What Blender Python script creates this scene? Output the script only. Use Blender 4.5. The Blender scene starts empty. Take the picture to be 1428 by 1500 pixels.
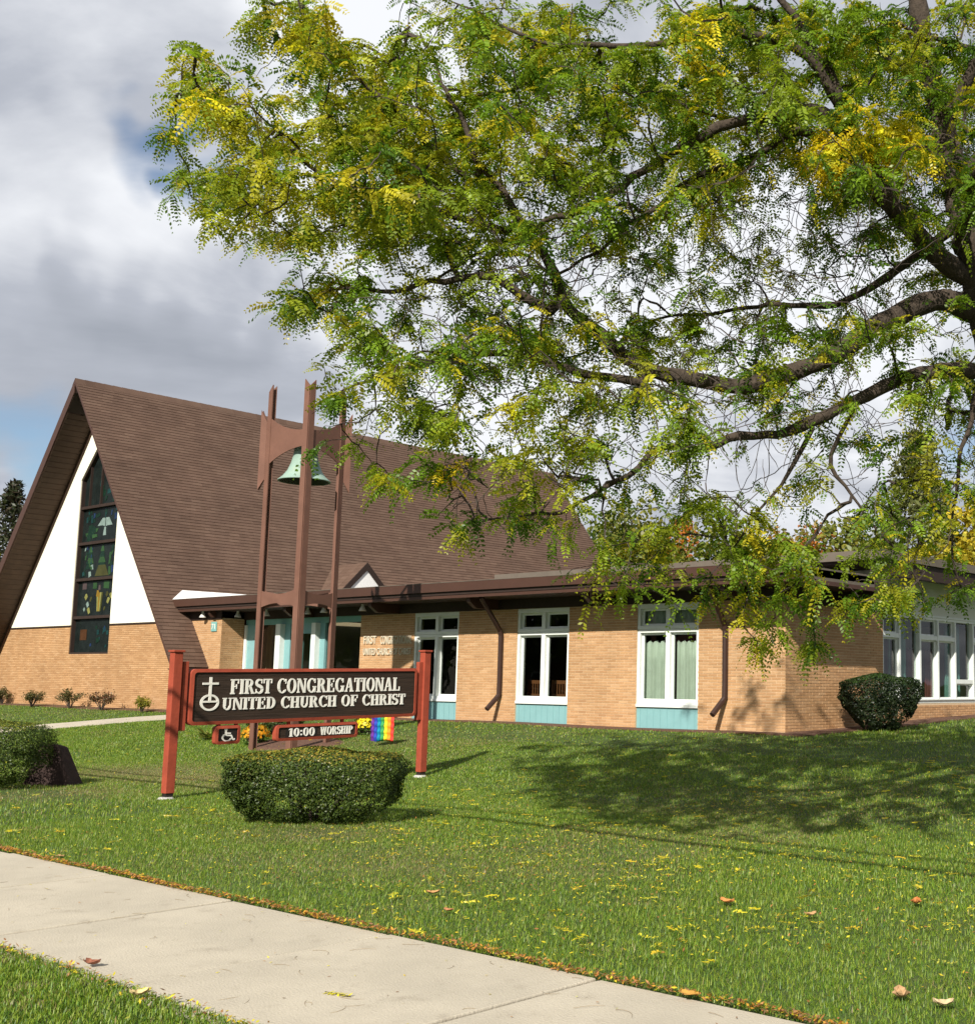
import bpy, math, random
import numpy as np
from mathutils import Matrix, Vector

scene = bpy.context.scene
col = scene.collection
random.seed(7)
RNG = np.random.default_rng(11)
PI = math.pi

# ------------------------------------------------------------------ camera
# principal point and focal length are those of the (cropped) photograph, in its pixels (1428 x 1500)
F_PX, CX, CY = 1767.25, 1051.39, 778.55
_yaw, _pit, _rol = (math.radians(a) for a in (127.5449, 7.1218, 0.6032))
CAM = np.array([0.0, 0.0, 1.6])
_f = np.array([math.cos(_pit)*math.cos(_yaw), math.cos(_pit)*math.sin(_yaw), math.sin(_pit)])
_r0 = np.array([math.sin(_yaw), -math.cos(_yaw), 0.0])
_u0 = np.cross(_r0, _f)
_r = math.cos(_rol)*_r0 + math.sin(_rol)*_u0
_u = -math.sin(_rol)*_r0 + math.cos(_rol)*_u0
cd = bpy.data.cameras.new('camera')
cam = bpy.data.objects.new('camera', cd)
col.objects.link(cam)
m = Matrix.Identity(4)
for i in range(3):
    m[i][0], m[i][1], m[i][2], m[i][3] = _r[i], _u[i], -_f[i], CAM[i]
cam.matrix_world = m
cd.sensor_fit = 'HORIZONTAL'
cd.sensor_width = 36.0
cd.lens = F_PX/1428*36
cd.shift_x = (714-CX)/1428
cd.shift_y = (CY-750)/1428
cd.clip_end = 2000
scene.camera = cam

def ray(x, y): return _f + (x-CX)/F_PX*_r - (y-CY)/F_PX*_u
def at(x, y, d): return CAM + ray(x, y)*d
def on_x(x, y, X): d = ray(x, y); return CAM + d*(X/d[0])
def on_y(x, y, Y): d = ray(x, y); return CAM + d*(Y/d[1])
def proj(P):
    d = np.asarray(P, float)-CAM
    k = d@_f
    return CX+F_PX*(d@_r)/k, CY-F_PX*(d@_u)/k

# ------------------------------------------------------------------ light
SUN_DIR = np.array([0.45, -1.0, 0.77])           # towards the sun
SUN_DIR = SUN_DIR/np.linalg.norm(SUN_DIR)
sun_el = math.asin(SUN_DIR[2])
sd = bpy.data.lights.new('sun', 'SUN')
sd.energy = 5.0
sd.angle = math.radians(0.53)
sd.color = (1.0, 0.94, 0.84)
sun = bpy.data.objects.new('sun', sd)
col.objects.link(sun)
sun.location = (20, -40, 40)
sun.rotation_euler = Vector(SUN_DIR).to_track_quat('Z', 'Y').to_euler()

world = bpy.data.worlds.new('World')
scene.world = world
world.use_nodes = True
wt = world.node_tree
for n in list(wt.nodes): wt.nodes.remove(n)
def N(tree, typ, **kw):
    n = tree.nodes.new(typ)
    for k, v in kw.items():
        if k.startswith('in_'):
            key = k[3:]
            n.inputs[int(key) if key.isdigit() else key].default_value = v
        else: setattr(n, k, v)
    return n
L = wt.links.new
out = N(wt, 'ShaderNodeOutputWorld')
bg = N(wt, 'ShaderNodeBackground'); bg.inputs['Strength'].default_value = 0.066
L(bg.outputs[0], out.inputs[0])
sky = N(wt, 'ShaderNodeTexSky', sky_type='NISHITA', sun_disc=False)
sky.sun_elevation = sun_el
sky.sun_rotation = math.atan2(SUN_DIR[0], SUN_DIR[1])
sky.air_density = 1.0; sky.dust_density = 0.6; sky.ozone_density = 2.0
tc = N(wt, 'ShaderNodeTexCoord')
sep = N(wt, 'ShaderNodeSeparateXYZ'); L(tc.outputs['Generated'], sep.inputs[0])
# cloud sheet: the direction projected on a flat layer overhead
zz = N(wt, 'ShaderNodeMath', operation='MAXIMUM', in_1=0.0); L(sep.outputs[2], zz.inputs[0])
za = N(wt, 'ShaderNodeMath', operation='ADD', in_1=0.22); L(zz.outputs[0], za.inputs[0])
dx = N(wt, 'ShaderNodeMath', operation='DIVIDE'); L(sep.outputs[0], dx.inputs[0]); L(za.outputs[0], dx.inputs[1])
dy = N(wt, 'ShaderNodeMath', operation='DIVIDE'); L(sep.outputs[1], dy.inputs[0]); L(za.outputs[0], dy.inputs[1])
cmb = N(wt, 'ShaderNodeCombineXYZ'); L(dx.outputs[0], cmb.inputs[0]); L(dy.outputs[0], cmb.inputs[1])
def wnoise(scale, detail, rough, off, dist=0.0):
    mp = N(wt, 'ShaderNodeMapping'); mp.inputs['Location'].default_value = off; mp.inputs['Scale'].default_value = (scale,)*3
    L(cmb.outputs[0], mp.inputs[0])
    n = N(wt, 'ShaderNodeTexNoise'); n.inputs['Scale'].default_value = 1.0; n.inputs['Detail'].default_value = detail
    n.inputs['Roughness'].default_value = rough; n.inputs['Distortion'].default_value = dist
    L(mp.outputs[0], n.inputs['Vector'])
    return n.outputs['Fac']
n_cov = wnoise(0.9, 8, 0.55, (3.1, 1.7, 0.0), 0.3)
n_bri = wnoise(1.5, 9, 0.58, (7.4, 2.2, 4.0), 0.4)
wnz = N(wt, 'ShaderNodeTexNoise'); wnz.inputs['Scale'].default_value = 5.0; wnz.inputs['Detail'].default_value = 3.5; wnz.inputs['Roughness'].default_value = 0.6
L(tc.outputs['Generated'], wnz.inputs['Vector'])
wv1 = N(wt, 'ShaderNodeVectorMath', operation='SUBTRACT'); L(wnz.outputs['Color'], wv1.inputs[0]); wv1.inputs[1].default_value = (0.5, 0.5, 0.5)
wv2 = N(wt, 'ShaderNodeVectorMath', operation='MULTIPLY'); L(wv1.outputs[0], wv2.inputs[0]); wv2.inputs[1].default_value = (0.34, 0.34, 0.22)
wv3 = N(wt, 'ShaderNodeVectorMath', operation='ADD'); L(wv2.outputs[0], wv3.inputs[0]); L(tc.outputs['Generated'], wv3.inputs[1])
def blob(px, py, deg, amp):
    "a soft patch of thicker (+) or thinner (-) cloud round a direction"
    d = ray(px, py); d = d/np.linalg.norm(d)
    vm = N(wt, 'ShaderNodeVectorMath', operation='DOT_PRODUCT'); vm.inputs[1].default_value = d
    nrm = N(wt, 'ShaderNodeVectorMath', operation='NORMALIZE'); L(wv3.outputs[0], nrm.inputs[0])
    L(nrm.outputs[0], vm.inputs[0])
    mr = N(wt, 'ShaderNodeMapRange', interpolation_type='SMOOTHERSTEP')
    mr.inputs['From Min'].default_value = math.cos(math.radians(deg)); mr.inputs['From Max'].default_value = 1.0
    mr.inputs['To Min'].default_value = 0.0; mr.inputs['To Max'].default_value = amp
    L(vm.outputs['Value'], mr.inputs['Value'])
    return mr.outputs[0]
def add(a, b):
    n = N(wt, 'ShaderNodeMath', operation='ADD'); L(a, n.inputs[0]); L(b, n.inputs[1]); return n.outputs[0]
cov = n_cov
for b in ((250, 245, 4.5, -0.25), (165, 212, 3.5, -0.20), (15, 665, 5.0, -0.15), (60, 590, 4.0, -0.04), (300, 275, 2.5, -0.16), (150, 60, 9, 0.12), (200, 380, 8, 0.2), (900, 300, 22, 0.18)): cov = add(cov, blob(*b))
bri = n_bri
for b in ((90, 300, 6, 0.16), (400, 350, 6, 0.26), (250, 330, 5, 0.14), (180, 450, 4.0, -0.12), (60, 440, 4, -0.06), (330, 500, 4, -0.03), (560, 40, 6, 0.25), (850, 400, 18, 0.24), (1150, 500, 12, 0.16), (1050, 720, 5, -0.1)): bri = add(bri, blob(*b))
cr = N(wt, 'ShaderNodeValToRGB')
cr.color_ramp.elements[0].position = 0.24; cr.color_ramp.elements[0].color = (3.7, 4.0, 4.6, 1)
cr.color_ramp.elements[1].position = 0.78; cr.color_ramp.elements[1].color = (9.8, 10.0, 10.4, 1)
e = cr.color_ramp.elements.new(0.5); e.color = (5.2, 5.5, 6.2, 1)
L(bri, cr.inputs[0])
mk = N(wt, 'ShaderNodeMapRange', interpolation_type='SMOOTHSTEP')
mk.inputs['From Min'].default_value = 0.22; mk.inputs['From Max'].default_value = 0.44
L(cov, mk.inputs['Value'])
skm = N(wt, 'ShaderNodeMix', data_type='RGBA', blend_type='MULTIPLY'); skm.inputs[0].default_value = 1.0
L(sky.outputs[0], skm.inputs[6]); skm.inputs[7].default_value = (1.15, 1.15, 1.15, 1)
mx = N(wt, 'ShaderNodeMix', data_type='RGBA'); L(mk.outputs[0], mx.inputs[0]); L(skm.outputs[2], mx.inputs[6]); L(cr.outputs[0], mx.inputs[7])
L(mx.outputs[2], bg.inputs['Color'])

scene.view_settings.view_transform = 'Standard'
scene.view_settings.look = 'None'
scene.view_settings.gamma = 1.0
scene.view_settings.use_curve_mapping = False
scene.view_settings.exposure = 0.55
scene.render.engine = 'CYCLES'
scene.cycles.max_bounces = 8
scene.cycles.transparent_max_bounces = 12
scene.cycles.use_adaptive_sampling = True
scene.cycles.adaptive_threshold = 0.02
scene.cycles.use_denoising = True

# ------------------------------------------------------------------ materials
def base_mat(name):
    mt = bpy.data.materials.new(name); mt.use_nodes = True
    t = mt.node_tree
    return mt, t, t.nodes['Principled BSDF']
def mat(name, color, rough=0.6, var=0.12, scale=6.0, bump=0.0, bscale=None, spec=0.3, metal=0.0, dirt=None, stretch=None):
    """noise-varied surface; dirt = (colour, scale, threshold) adds blotches of wear"""
    mt, t, p = base_mat(name)
    l = t.links.new
    p.inputs['Roughness'].default_value = rough
    p.inputs['Specular IOR Level'].default_value = spec
    p.inputs['Metallic'].default_value = metal
    tcn = N(t, 'ShaderNodeTexCoord')
    mp = N(t, 'ShaderNodeMapping'); mp.inputs['Scale'].default_value = stretch or (1, 1, 1)
    l(tcn.outputs['Object'], mp.inputs[0])
    nz = N(t, 'ShaderNodeTexNoise'); nz.inputs['Scale'].default_value = scale; nz.inputs['Detail'].default_value = 6
    nz.inputs['Roughness'].default_value = 0.65
    l(mp.outputs[0], nz.inputs['Vector'])
    c = Vector(color[:3])
    r = N(t, 'ShaderNodeValToRGB')
    r.color_ramp.elements[0].position = 0.3; r.color_ramp.elements[1].position = 0.7
    r.color_ramp.elements[0].color = (*(c*(1-var)), 1); r.color_ramp.elements[1].color = (*(c*(1+var)), 1)
    l(nz.outputs['Fac'], r.inputs[0])
    colour = r.outputs[0]
    if dirt:
        n2 = N(t, 'ShaderNodeTexNoise'); n2.inputs['Scale'].default_value = dirt[1]; n2.inputs['Detail'].default_value = 8; n2.inputs['Roughness'].default_value = 0.7
        l(mp.outputs[0], n2.inputs['Vector'])
        mr = N(t, 'ShaderNodeMapRange'); mr.inputs['From Min'].default_value = dirt[2]; mr.inputs['From Max'].default_value = dirt[2]+0.18; mr.inputs['To Max'].default_value = 0.8
        l(n2.outputs['Fac'], mr.inputs['Value'])
        mxx = N(t, 'ShaderNodeMix', data_type='RGBA'); l(mr.outputs[0], mxx.inputs[0]); l(colour, mxx.inputs[6]); mxx.inputs[7].default_value = (*dirt[0], 1)
        colour = mxx.outputs[2]
    l(colour, p.inputs['Base Color'])
    if bump:
        nb = N(t, 'ShaderNodeTexNoise'); nb.inputs['Scale'].default_value = bscale or scale*4; nb.inputs['Detail'].default_value = 5
        l(mp.outputs[0], nb.inputs['Vector'])
        b = N(t, 'ShaderNodeBump'); b.inputs['Strength'].default_value = bump; b.inputs['Distance'].default_value = 0.02
        l(nb.outputs['Fac'], b.inputs['Height']); l(b.outputs[0], p.inputs['Normal'])
    return mt
def piece_mat(name, cols, rough=0.8, bump=0.3, bscale=60, fine=0.15, streak=None):
    """one colour per loose piece: attribute 'rnd' in joined meshes, object random for single ones"""
    mt, t, p = base_mat(name)
    l = t.links.new
    p.inputs['Roughness'].default_value = rough
    p.inputs['Specular IOR Level'].default_value = 0.2
    a = N(t, 'ShaderNodeAttribute', attribute_name='rnd')
    oi = N(t, 'ShaderNodeObjectInfo')
    s = N(t, 'ShaderNodeMath', operation='ADD'); l(a.outputs['Fac'], s.inputs[0]); l(oi.outputs['Random'], s.inputs[1])
    fr = N(t, 'ShaderNodeMath', operation='FRACT'); l(s.outputs[0], fr.inputs[0])
    r = N(t, 'ShaderNodeValToRGB'); r.color_ramp.interpolation = 'LINEAR'
    els = r.color_ramp.elements
    while len(els) < len(cols): els.new(0.5)
    for i, c in enumerate(cols):
        els[i].position = i/(len(cols)-1); els[i].color = (*c, 1)
    l(fr.outputs[0], r.inputs[0])
    geo = N(t, 'ShaderNodeNewGeometry')
    nz = N(t, 'ShaderNodeTexNoise'); nz.inputs['Scale'].default_value = bscale; nz.inputs['Detail'].default_value = 4
    l(geo.outputs['Position'], nz.inputs['Vector'])
    nl = N(t, 'ShaderNodeTexNoise'); nl.inputs['Scale'].default_value = 0.7; nl.inputs['Detail'].default_value = 5
    l(geo.outputs['Position'], nl.inputs['Vector'])
    sm_ = N(t, 'ShaderNodeMapping'); sm_.inputs['Scale'].default_value = (2.6, 2.6, 0.35); l(geo.outputs['Position'], sm_.inputs[0])
    ns = N(t, 'ShaderNodeTexNoise'); ns.inputs['Scale'].default_value = 1.0; ns.inputs['Detail'].default_value = 5; l(sm_.outputs[0], ns.inputs['Vector'])
    s1 = N(t, 'ShaderNodeMath', operation='ADD'); l(nz.outputs['Fac'], s1.inputs[0]); l(nl.outputs['Fac'], s1.inputs[1])
    s3 = N(t, 'ShaderNodeMath', operation='MULTIPLY_ADD'); l(ns.outputs['Fac'], s3.inputs[0]); s3.inputs[1].default_value = 0.7; s3.inputs[2].default_value = -0.35
    s2 = N(t, 'ShaderNodeMath', operation='ADD'); l(s1.outputs[0], s2.inputs[0]); l(s3.outputs[0], s2.inputs[1])
    mr = N(t, 'ShaderNodeMapRange'); mr.inputs['From Min'].default_value = 0.6; mr.inputs['From Max'].default_value = 1.4
    mr.inputs['To Min'].default_value = 1-fine; mr.inputs['To Max'].default_value = 1+fine
    l(s2.outputs[0], mr.inputs['Value'])
    mu = N(t, 'ShaderNodeVectorMath', operation='SCALE'); l(r.outputs[0], mu.inputs[0]); l(mr.outputs[0], mu.inputs['Scale'])
    l(mu.outputs[0], p.inputs['Base Color'])
    b = N(t, 'ShaderNodeBump'); b.inputs['Strength'].default_value = bump; b.inputs['Distance'].default_value = 0.004
    l(nz.outputs['Fac'], b.inputs['Height']); l(b.outputs[0], p.inputs['Normal'])
    return mt
def leaf_mat(name, trans=0.35, gloss=0.05, rough=0.4):
    mt = bpy.data.materials.new(name); mt.use_nodes = True
    t = mt.node_tree; l = t.links.new
    for n in list(t.nodes): t.nodes.remove(n)
    o = N(t, 'ShaderNodeOutputMaterial')
    a = N(t, 'ShaderNodeAttribute', attribute_name='col')
    d = N(t, 'ShaderNodeBsdfDiffuse'); l(a.outputs['Color'], d.inputs[0])
    tr = N(t, 'ShaderNodeBsdfTranslucent')
    g2 = N(t, 'ShaderNodeMix', data_type='RGBA', blend_type='MULTIPLY'); g2.inputs[0].default_value = 1.0
    l(a.outputs['Color'], g2.inputs[6]); g2.inputs[7].default_value = (1.25, 1.25, 0.7, 1); l(g2.outputs[2], tr.inputs[0])
    m1 = N(t, 'ShaderNodeMixShader'); m1.inputs[0].default_value = trans; l(d.outputs[0], m1.inputs[1]); l(tr.outputs[0], m1.inputs[2])
    gl = N(t, 'ShaderNodeBsdfGlossy'); gl.inputs['Roughness'].default_value = rough
    m2 = N(t, 'ShaderNodeMixShader'); m2.inputs[0].default_value = gloss; l(m1.outputs[0], m2.inputs[1]); l(gl.outputs[0], m2.inputs[2])
    l(m2.outputs[0], o.inputs[0])
    return mt
def glass_mat(name, tint=(0.8, 0.85, 0.83), ior=1.5, extra=0.0):
    mt = bpy.data.materials.new(name); mt.use_nodes = True
    t = mt.node_tree; l = t.links.new
    for n in list(t.nodes): t.nodes.remove(n)
    o = N(t, 'ShaderNodeOutputMaterial')
    fr = N(t, 'ShaderNodeFresnel'); fr.inputs['IOR'].default_value = ior
    ad0 = N(t, 'ShaderNodeMath', operation='ADD', use_clamp=True); ad0.inputs[1].default_value = extra; l(fr.outputs[0], ad0.inputs[0])
    gb = N(t, 'ShaderNodeNewGeometry'); inv = N(t, 'ShaderNodeMath', operation='SUBTRACT'); inv.inputs[0].default_value = 1.0; l(gb.outputs['Backfacing'], inv.inputs[1])
    ad = N(t, 'ShaderNodeMath', operation='MULTIPLY'); l(ad0.outputs[0], ad.inputs[0]); l(inv.outputs[0], ad.inputs[1])
    tr = N(t, 'ShaderNodeBsdfTransparent'); tr.inputs[0].default_value = (*tint, 1)
    gl = N(t, 'ShaderNodeBsdfGlossy'); gl.inputs['Roughness'].default_value = 0.0
    nz = N(t, 'ShaderNodeTexNoise'); nz.inputs['Scale'].default_value = 1.3
    gg = N(t, 'ShaderNodeNewGeometry'); l(gg.outputs['Position'], nz.inputs['Vector'])
    b = N(t, 'ShaderNodeBump'); b.inputs['Strength'].default_value = 0.04; b.inputs['Distance'].default_value = 0.05
    l(nz.outputs['Fac'], b.inputs['Height']); l(b.outputs[0], gl.inputs['Normal'])
    mm = N(t, 'ShaderNodeMixShader'); l(ad.outputs[0], mm.inputs[0]); l(tr.outputs[0], mm.inputs[1]); l(gl.outputs[0], mm.inputs[2])
    l(mm.outputs[0], o.inputs[0])
    return mt

M = {}
M['brick'] = piece_mat('brick_tan', [(0.357, 0.202, 0.099), (0.425, 0.249, 0.123), (0.456, 0.275, 0.142), (0.394, 0.222, 0.107), (0.475, 0.296, 0.159), (0.382, 0.216, 0.103), (0.438, 0.259, 0.128)], fine=0.2)
M['mortar'] = mat('mortar', (0.56, 0.43, 0.28), 0.9, 0.15, 30)
M['mortar_dark'] = mat('raked_mortar', (0.30, 0.17, 0.08), 0.95, 0.2, 30)
M['shingle'] = piece_mat('shingle_brown', [(0.0869, 0.0527, 0.0377), (0.1057, 0.0648, 0.0466), (0.0963, 0.0587, 0.0426), (0.117, 0.0737, 0.0531), (0.0925, 0.0559, 0.0397)], rough=0.9, bump=0.6, bscale=120, fine=0.2)
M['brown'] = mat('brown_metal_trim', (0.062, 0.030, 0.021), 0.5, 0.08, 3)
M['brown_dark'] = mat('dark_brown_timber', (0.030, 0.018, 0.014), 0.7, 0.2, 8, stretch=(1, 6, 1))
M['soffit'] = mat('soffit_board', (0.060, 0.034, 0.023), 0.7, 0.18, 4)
M['roof_grey'] = mat('grey_roof_edge', (0.12, 0.10, 0.08), 0.7, 0.12, 3)
M['white_mem'] = mat('white_flashing', (0.8, 0.8, 0.79), 0.6, 0.04, 3)
M['stucco'] = mat('cream_stucco', (0.80, 0.77, 0.64), 0.9, 0.03, 4, bump=0.2, bscale=80)
M['stucco_grey'] = mat('pale_stucco', (0.62, 0.63, 0.56), 0.9, 0.05, 2, bump=0.2, bscale=80)
M['frame'] = mat('white_window_paint', (0.70, 0.73, 0.70), 0.5, 0.04, 5)
M['turq'] = mat('turquoise_panel', (0.19, 0.36, 0.37), 0.55, 0.05, 4)
M['turq_dark'] = mat('turquoise_frame', (0.17, 0.36, 0.34), 0.5, 0.06, 4)
M['glass'] = glass_mat('window_glass', (0.8, 0.84, 0.82))
M['glass_side'] = glass_mat('window_glass_side', (0.82, 0.86, 0.84), extra=0.015)
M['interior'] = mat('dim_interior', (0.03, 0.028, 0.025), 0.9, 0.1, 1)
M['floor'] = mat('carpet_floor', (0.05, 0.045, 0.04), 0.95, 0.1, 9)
M['drape'] = mat('pale_green_drape', (0.52, 0.56, 0.48), 0.9, 0.08, 6)
M['drape_teal'] = mat('teal_drape', (0.13, 0.27, 0.24), 0.9, 0.12, 6)
M['drape_red'] = mat('wine_drape', (0.13, 0.03, 0.03), 0.9, 0.15, 6)
M['chair'] = mat('chair_wood', (0.20, 0.075, 0.03), 0.5, 0.15, 12)
M['rust'] = mat('rust_brown_steel', (0.155, 0.075, 0.052), 0.75, 0.14, 2.2, dirt=((0.12, 0.055, 0.038), 1.6, 0.55))
M['bell'] = mat('verdigris_bronze', (0.235, 0.335, 0.28), 0.7, 0.14, 2.5, dirt=((0.30, 0.33, 0.20), 2.0, 0.56))
M['bell_in'] = mat('bell_inside', (0.03, 0.04, 0.035), 0.8)
M['red'] = mat('brick_red_paint', (0.30, 0.055, 0.028), 0.7, 0.16, 5, bump=0.15, dirt=((0.15, 0.035, 0.022), 6, 0.60))
M['board'] = mat('stained_board', (0.034, 0.021, 0.014), 0.7, 0.35, 5, bump=0.5, bscale=14, stretch=(1, 0.25, 5))
M['white'] = mat('white_letter_paint', (0.74, 0.72, 0.66), 0.6, 0.04, 9)
M['black'] = mat('black_letter_plate', (0.018, 0.014, 0.012), 0.5, 0.1, 9)
M['concrete'] = mat('footing_concrete', (0.42, 0.41, 0.38), 0.9, 0.15, 9, bump=0.3)
M['walk'] = mat('pavement_concrete', (0.43, 0.385, 0.305), 0.9, 0.13, 1.1, bump=0.3, bscale=70, dirt=((0.30, 0.26, 0.20), 3.2, 0.56))
M['joint'] = mat('joint_dirt', (0.075, 0.06, 0.045), 0.95, 0.2, 20)
M['asphalt'] = mat('asphalt', (0.05, 0.05, 0.052), 0.9, 0.2, 40, bump=0.3)
M['soil'] = mat('lawn_soil', (0.055, 0.085, 0.018), 0.95, 0.3, 2.5, bump=0.6, bscale=40, dirt=((0.20, 0.15, 0.07), 0.5, 0.58))
M['mulch'] = mat('red_mulch', (0.11, 0.058, 0.038), 0.95, 0.4, 22, bump=0.8, bscale=30)
M['bark'] = mat('grey_brown_bark', (0.052, 0.039, 0.029), 0.95, 0.40, 30, bump=1.0, bscale=45, stretch=(1, 1, 0.6))
M['twig'] = mat('twig_bark', (0.050, 0.038, 0.031), 0.9, 0.3, 8)
M['leaf'] = leaf_mat('compound_leaf', 0.46, 0.02)
M['box_leaf'] = leaf_mat('boxwood_leaf', 0.2, 0.022, 0.42)
M['far_leaf'] = leaf_mat('far_leaf', 0.3, 0.02)
M['blade'] = leaf_mat('grass_blade', 0.3, 0.04, 0.5)
M['litter'] = leaf_mat('fallen_leaf', 0.25, 0.03)
M['stone'] = mat('dark_stone', (0.035, 0.020, 0.017), 0.85, 0.3, 7, bump=0.6)
M['numeral'] = mat('pale_letter', (0.58, 0.52, 0.40), 0.5, 0.1, 9)
M['lamp'] = mat('lamp_white', (0.62, 0.60, 0.55), 0.5)
M['cable'] = mat('black_cable', (0.02, 0.02, 0.02), 0.6)
M['pole_wood'] = mat('pole_timber', (0.10, 0.07, 0.05), 0.9, 0.3, 9)
M['terracotta'] = mat('pot_dark', (0.05, 0.04, 0.035), 0.8)
M['pipe'] = mat('dark_brown_pipe', (0.040, 0.020, 0.015), 0.5, 0.1, 4)
M['stalk'] = mat('dry_stalk', (0.24, 0.18, 0.11), 0.9, 0.3, 30)

# ------------------------------------------------------------------ helpers
class MB:
    "collects polygons; build() links them as ONE mesh object"
    def __init__(s): s.v = []; s.f = []; s.r = []; s._rnd = 0.0
    def rnd(s, x): s._rnd = x; return s
    def verts(s, pts):
        b = len(s.v); s.v += [tuple(map(float, p)) for p in pts]; s.r += [s._rnd]*len(pts); return b
    def poly(s, pts):
        b = s.verts(pts); s.f.append(tuple(range(b, b+len(pts)))); return s
    def hexa(s, p):
        "8 corners: bottom ring then top ring"
        b = s.verts(p)
        s.f += [tuple(b+i for i in q) for q in ((3, 2, 1, 0), (4, 5, 6, 7), (0, 1, 5, 4), (1, 2, 6, 5), (2, 3, 7, 6), (3, 0, 4, 7))]
        return s
    def box(s, x0, x1, y0, y1, z0, z1):
        return s.hexa([(x0, y0, z0), (x1, y0, z0), (x1, y1, z0), (x0, y1, z0), (x0, y0, z1), (x1, y0, z1), (x1, y1, z1), (x0, y1, z1)])
    def prism(s, pts, mp, d0, d1):
        "2D outline extruded along the third axis: mp(u, v, d) -> xyz"
        n = len(pts)
        b = s.verts([mp(u, v, d0) for u, v in pts]+[mp(u, v, d1) for u, v in pts])
        s.f += [tuple(b+i for i in range(n))[::-1], tuple(b+n+i for i in range(n))]
        s.f += [(b+i, b+(i+1) % n, b+n+(i+1) % n, b+n+i) for i in range(n)]
        return s
    def tube(s, pts, rad, n=6, cap=True):
        pts = np.asarray(pts, float); m_ = len(pts)
        if np.isscalar(rad): rad = [rad]*m_
        tang = np.gradient(pts, axis=0); tang /= np.linalg.norm(tang, axis=1)[:, None]+1e-9
        ref = np.array([0.31, 0.17, 0.93]) if abs(tang[0] @ np.array([0.31, 0.17, 0.93])) < 0.9 else np.array([1.0, 0, 0])
        b = len(s.v); ang = np.arange(n)/n*2*PI
        a = np.cross(tang[0], ref); a /= np.linalg.norm(a)
        allp = []
        for i in range(m_):
            a = a-(a@tang[i])*tang[i]; a /= np.linalg.norm(a)+1e-9
            c = np.cross(tang[i], a)
            allp.append(pts[i]+rad[i]*(np.cos(ang)[:, None]*a+np.sin(ang)[:, None]*c))
        s.verts(np.concatenate(allp))
        for i in range(m_-1):
            for k in range(n):
                k2 = (k+1) % n
                s.f.append((b+i*n+k, b+i*n+k2, b+(i+1)*n+k2, b+(i+1)*n+k))
        if cap:
            s.f.append(tuple(b+k for k in range(n))[::-1]); s.f.append(tuple(b+(m_-1)*n+k for k in range(n)))
        return s
    def lathe(s, prof, n=24, c=(0, 0, 0)):
        b = len(s.v)
        for r_, z in prof: s.verts([(c[0]+r_*math.cos(t*2*PI/n), c[1]+r_*math.sin(t*2*PI/n), c[2]+z) for t in range(n)])
        for i in range(len(prof)-1):
            for k in range(n):
                k2 = (k+1) % n
                s.f.append((b+i*n+k, b+i*n+k2, b+(i+1)*n+k2, b+(i+1)*n+k))
        return s
    def build(s, name, mt, parent=None, kind=None, smooth=False, bevel=0.0):
        me = bpy.data.meshes.new(name)
        off = wloc(parent)
        me.from_pydata([(a-off[0], b-off[1], c-off[2]) for a, b, c in s.v], [], s.f)
        me.materials.append(mt)
        if any(s.r):
            at_ = me.attributes.new('rnd', 'FLOAT', 'POINT'); at_.data.foreach_set('value', np.array(s.r, np.float32))
        if smooth: me.polygons.foreach_set('use_smooth', [True]*len(me.polygons))
        me.update()
        return link(name, me, parent, kind, bevel)
WL = {}
def wloc(o): return WL.get(o.name, (0, 0, 0)) if o else (0, 0, 0)
def link(name, me, parent=None, kind=None, bevel=0.0):
    o = bpy.data.objects.new(name, me); col.objects.link(o)
    if parent: o.parent = parent; WL[o.name] = wloc(parent)
    if kind: o['kind'] = kind
    if bevel:
        b = o.modifiers.new('bevel', 'BEVEL'); b.width = bevel; b.segments = 2; b.limit_method = 'ANGLE'; b.angle_limit = 0.7
    return o
def thing(name, label, cat, loc, group=None):
    o = bpy.data.objects.new(name, None); col.objects.link(o); o.location = loc; o.empty_display_size = 0.2
    WL[o.name] = tuple(map(float, loc)); tag(o, label, cat, group); return o
def tag(o, label, cat, group=None):
    o['label'] = label; o['category'] = cat
    if group: o['group'] = group
    return o
def arrays(name, V, faces, mt, parent=None, kind=None, colors=None):
    "fast mesh from numpy; faces = list of (n,k) index arrays; colors per vertex"
    me = bpy.data.meshes.new(name)
    off = np.array(wloc(parent), np.float32)
    V = np.asarray(V, np.float32)-off
    me.vertices.add(len(V)); me.vertices.foreach_set('co', V.ravel())
    idx = np.concatenate([f.ravel() for f in faces]).astype(np.int32)
    tot = np.concatenate([np.full(len(f), f.shape[1]) for f in faces]).astype(np.int32)
    st = np.concatenate([[0], np.cumsum(tot)[:-1]]).astype(np.int32)
    me.loops.add(len(idx)); me.loops.foreach_set('vertex_index', idx)
    me.polygons.add(len(tot)); me.polygons.foreach_set('loop_start', st); me.polygons.foreach_set('loop_total', tot)
    me.update(calc_edges=True)
    if colors is not None:
        a = me.attributes.new('col', 'FLOAT_COLOR', 'POINT')
        c4 = np.ones((len(V), 4), np.float32); c4[:, :3] = np.clip(colors, 0, 1)
        a.data.foreach_set('color', c4.ravel())
    me.materials.append(mt)
    return link(name, me, parent, kind)
def norm(a): return a/(np.linalg.norm(a, axis=-1, keepdims=True)+1e-9)
def rand_dirs(n):
    return norm(RNG.normal(size=(n, 3)))
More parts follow.
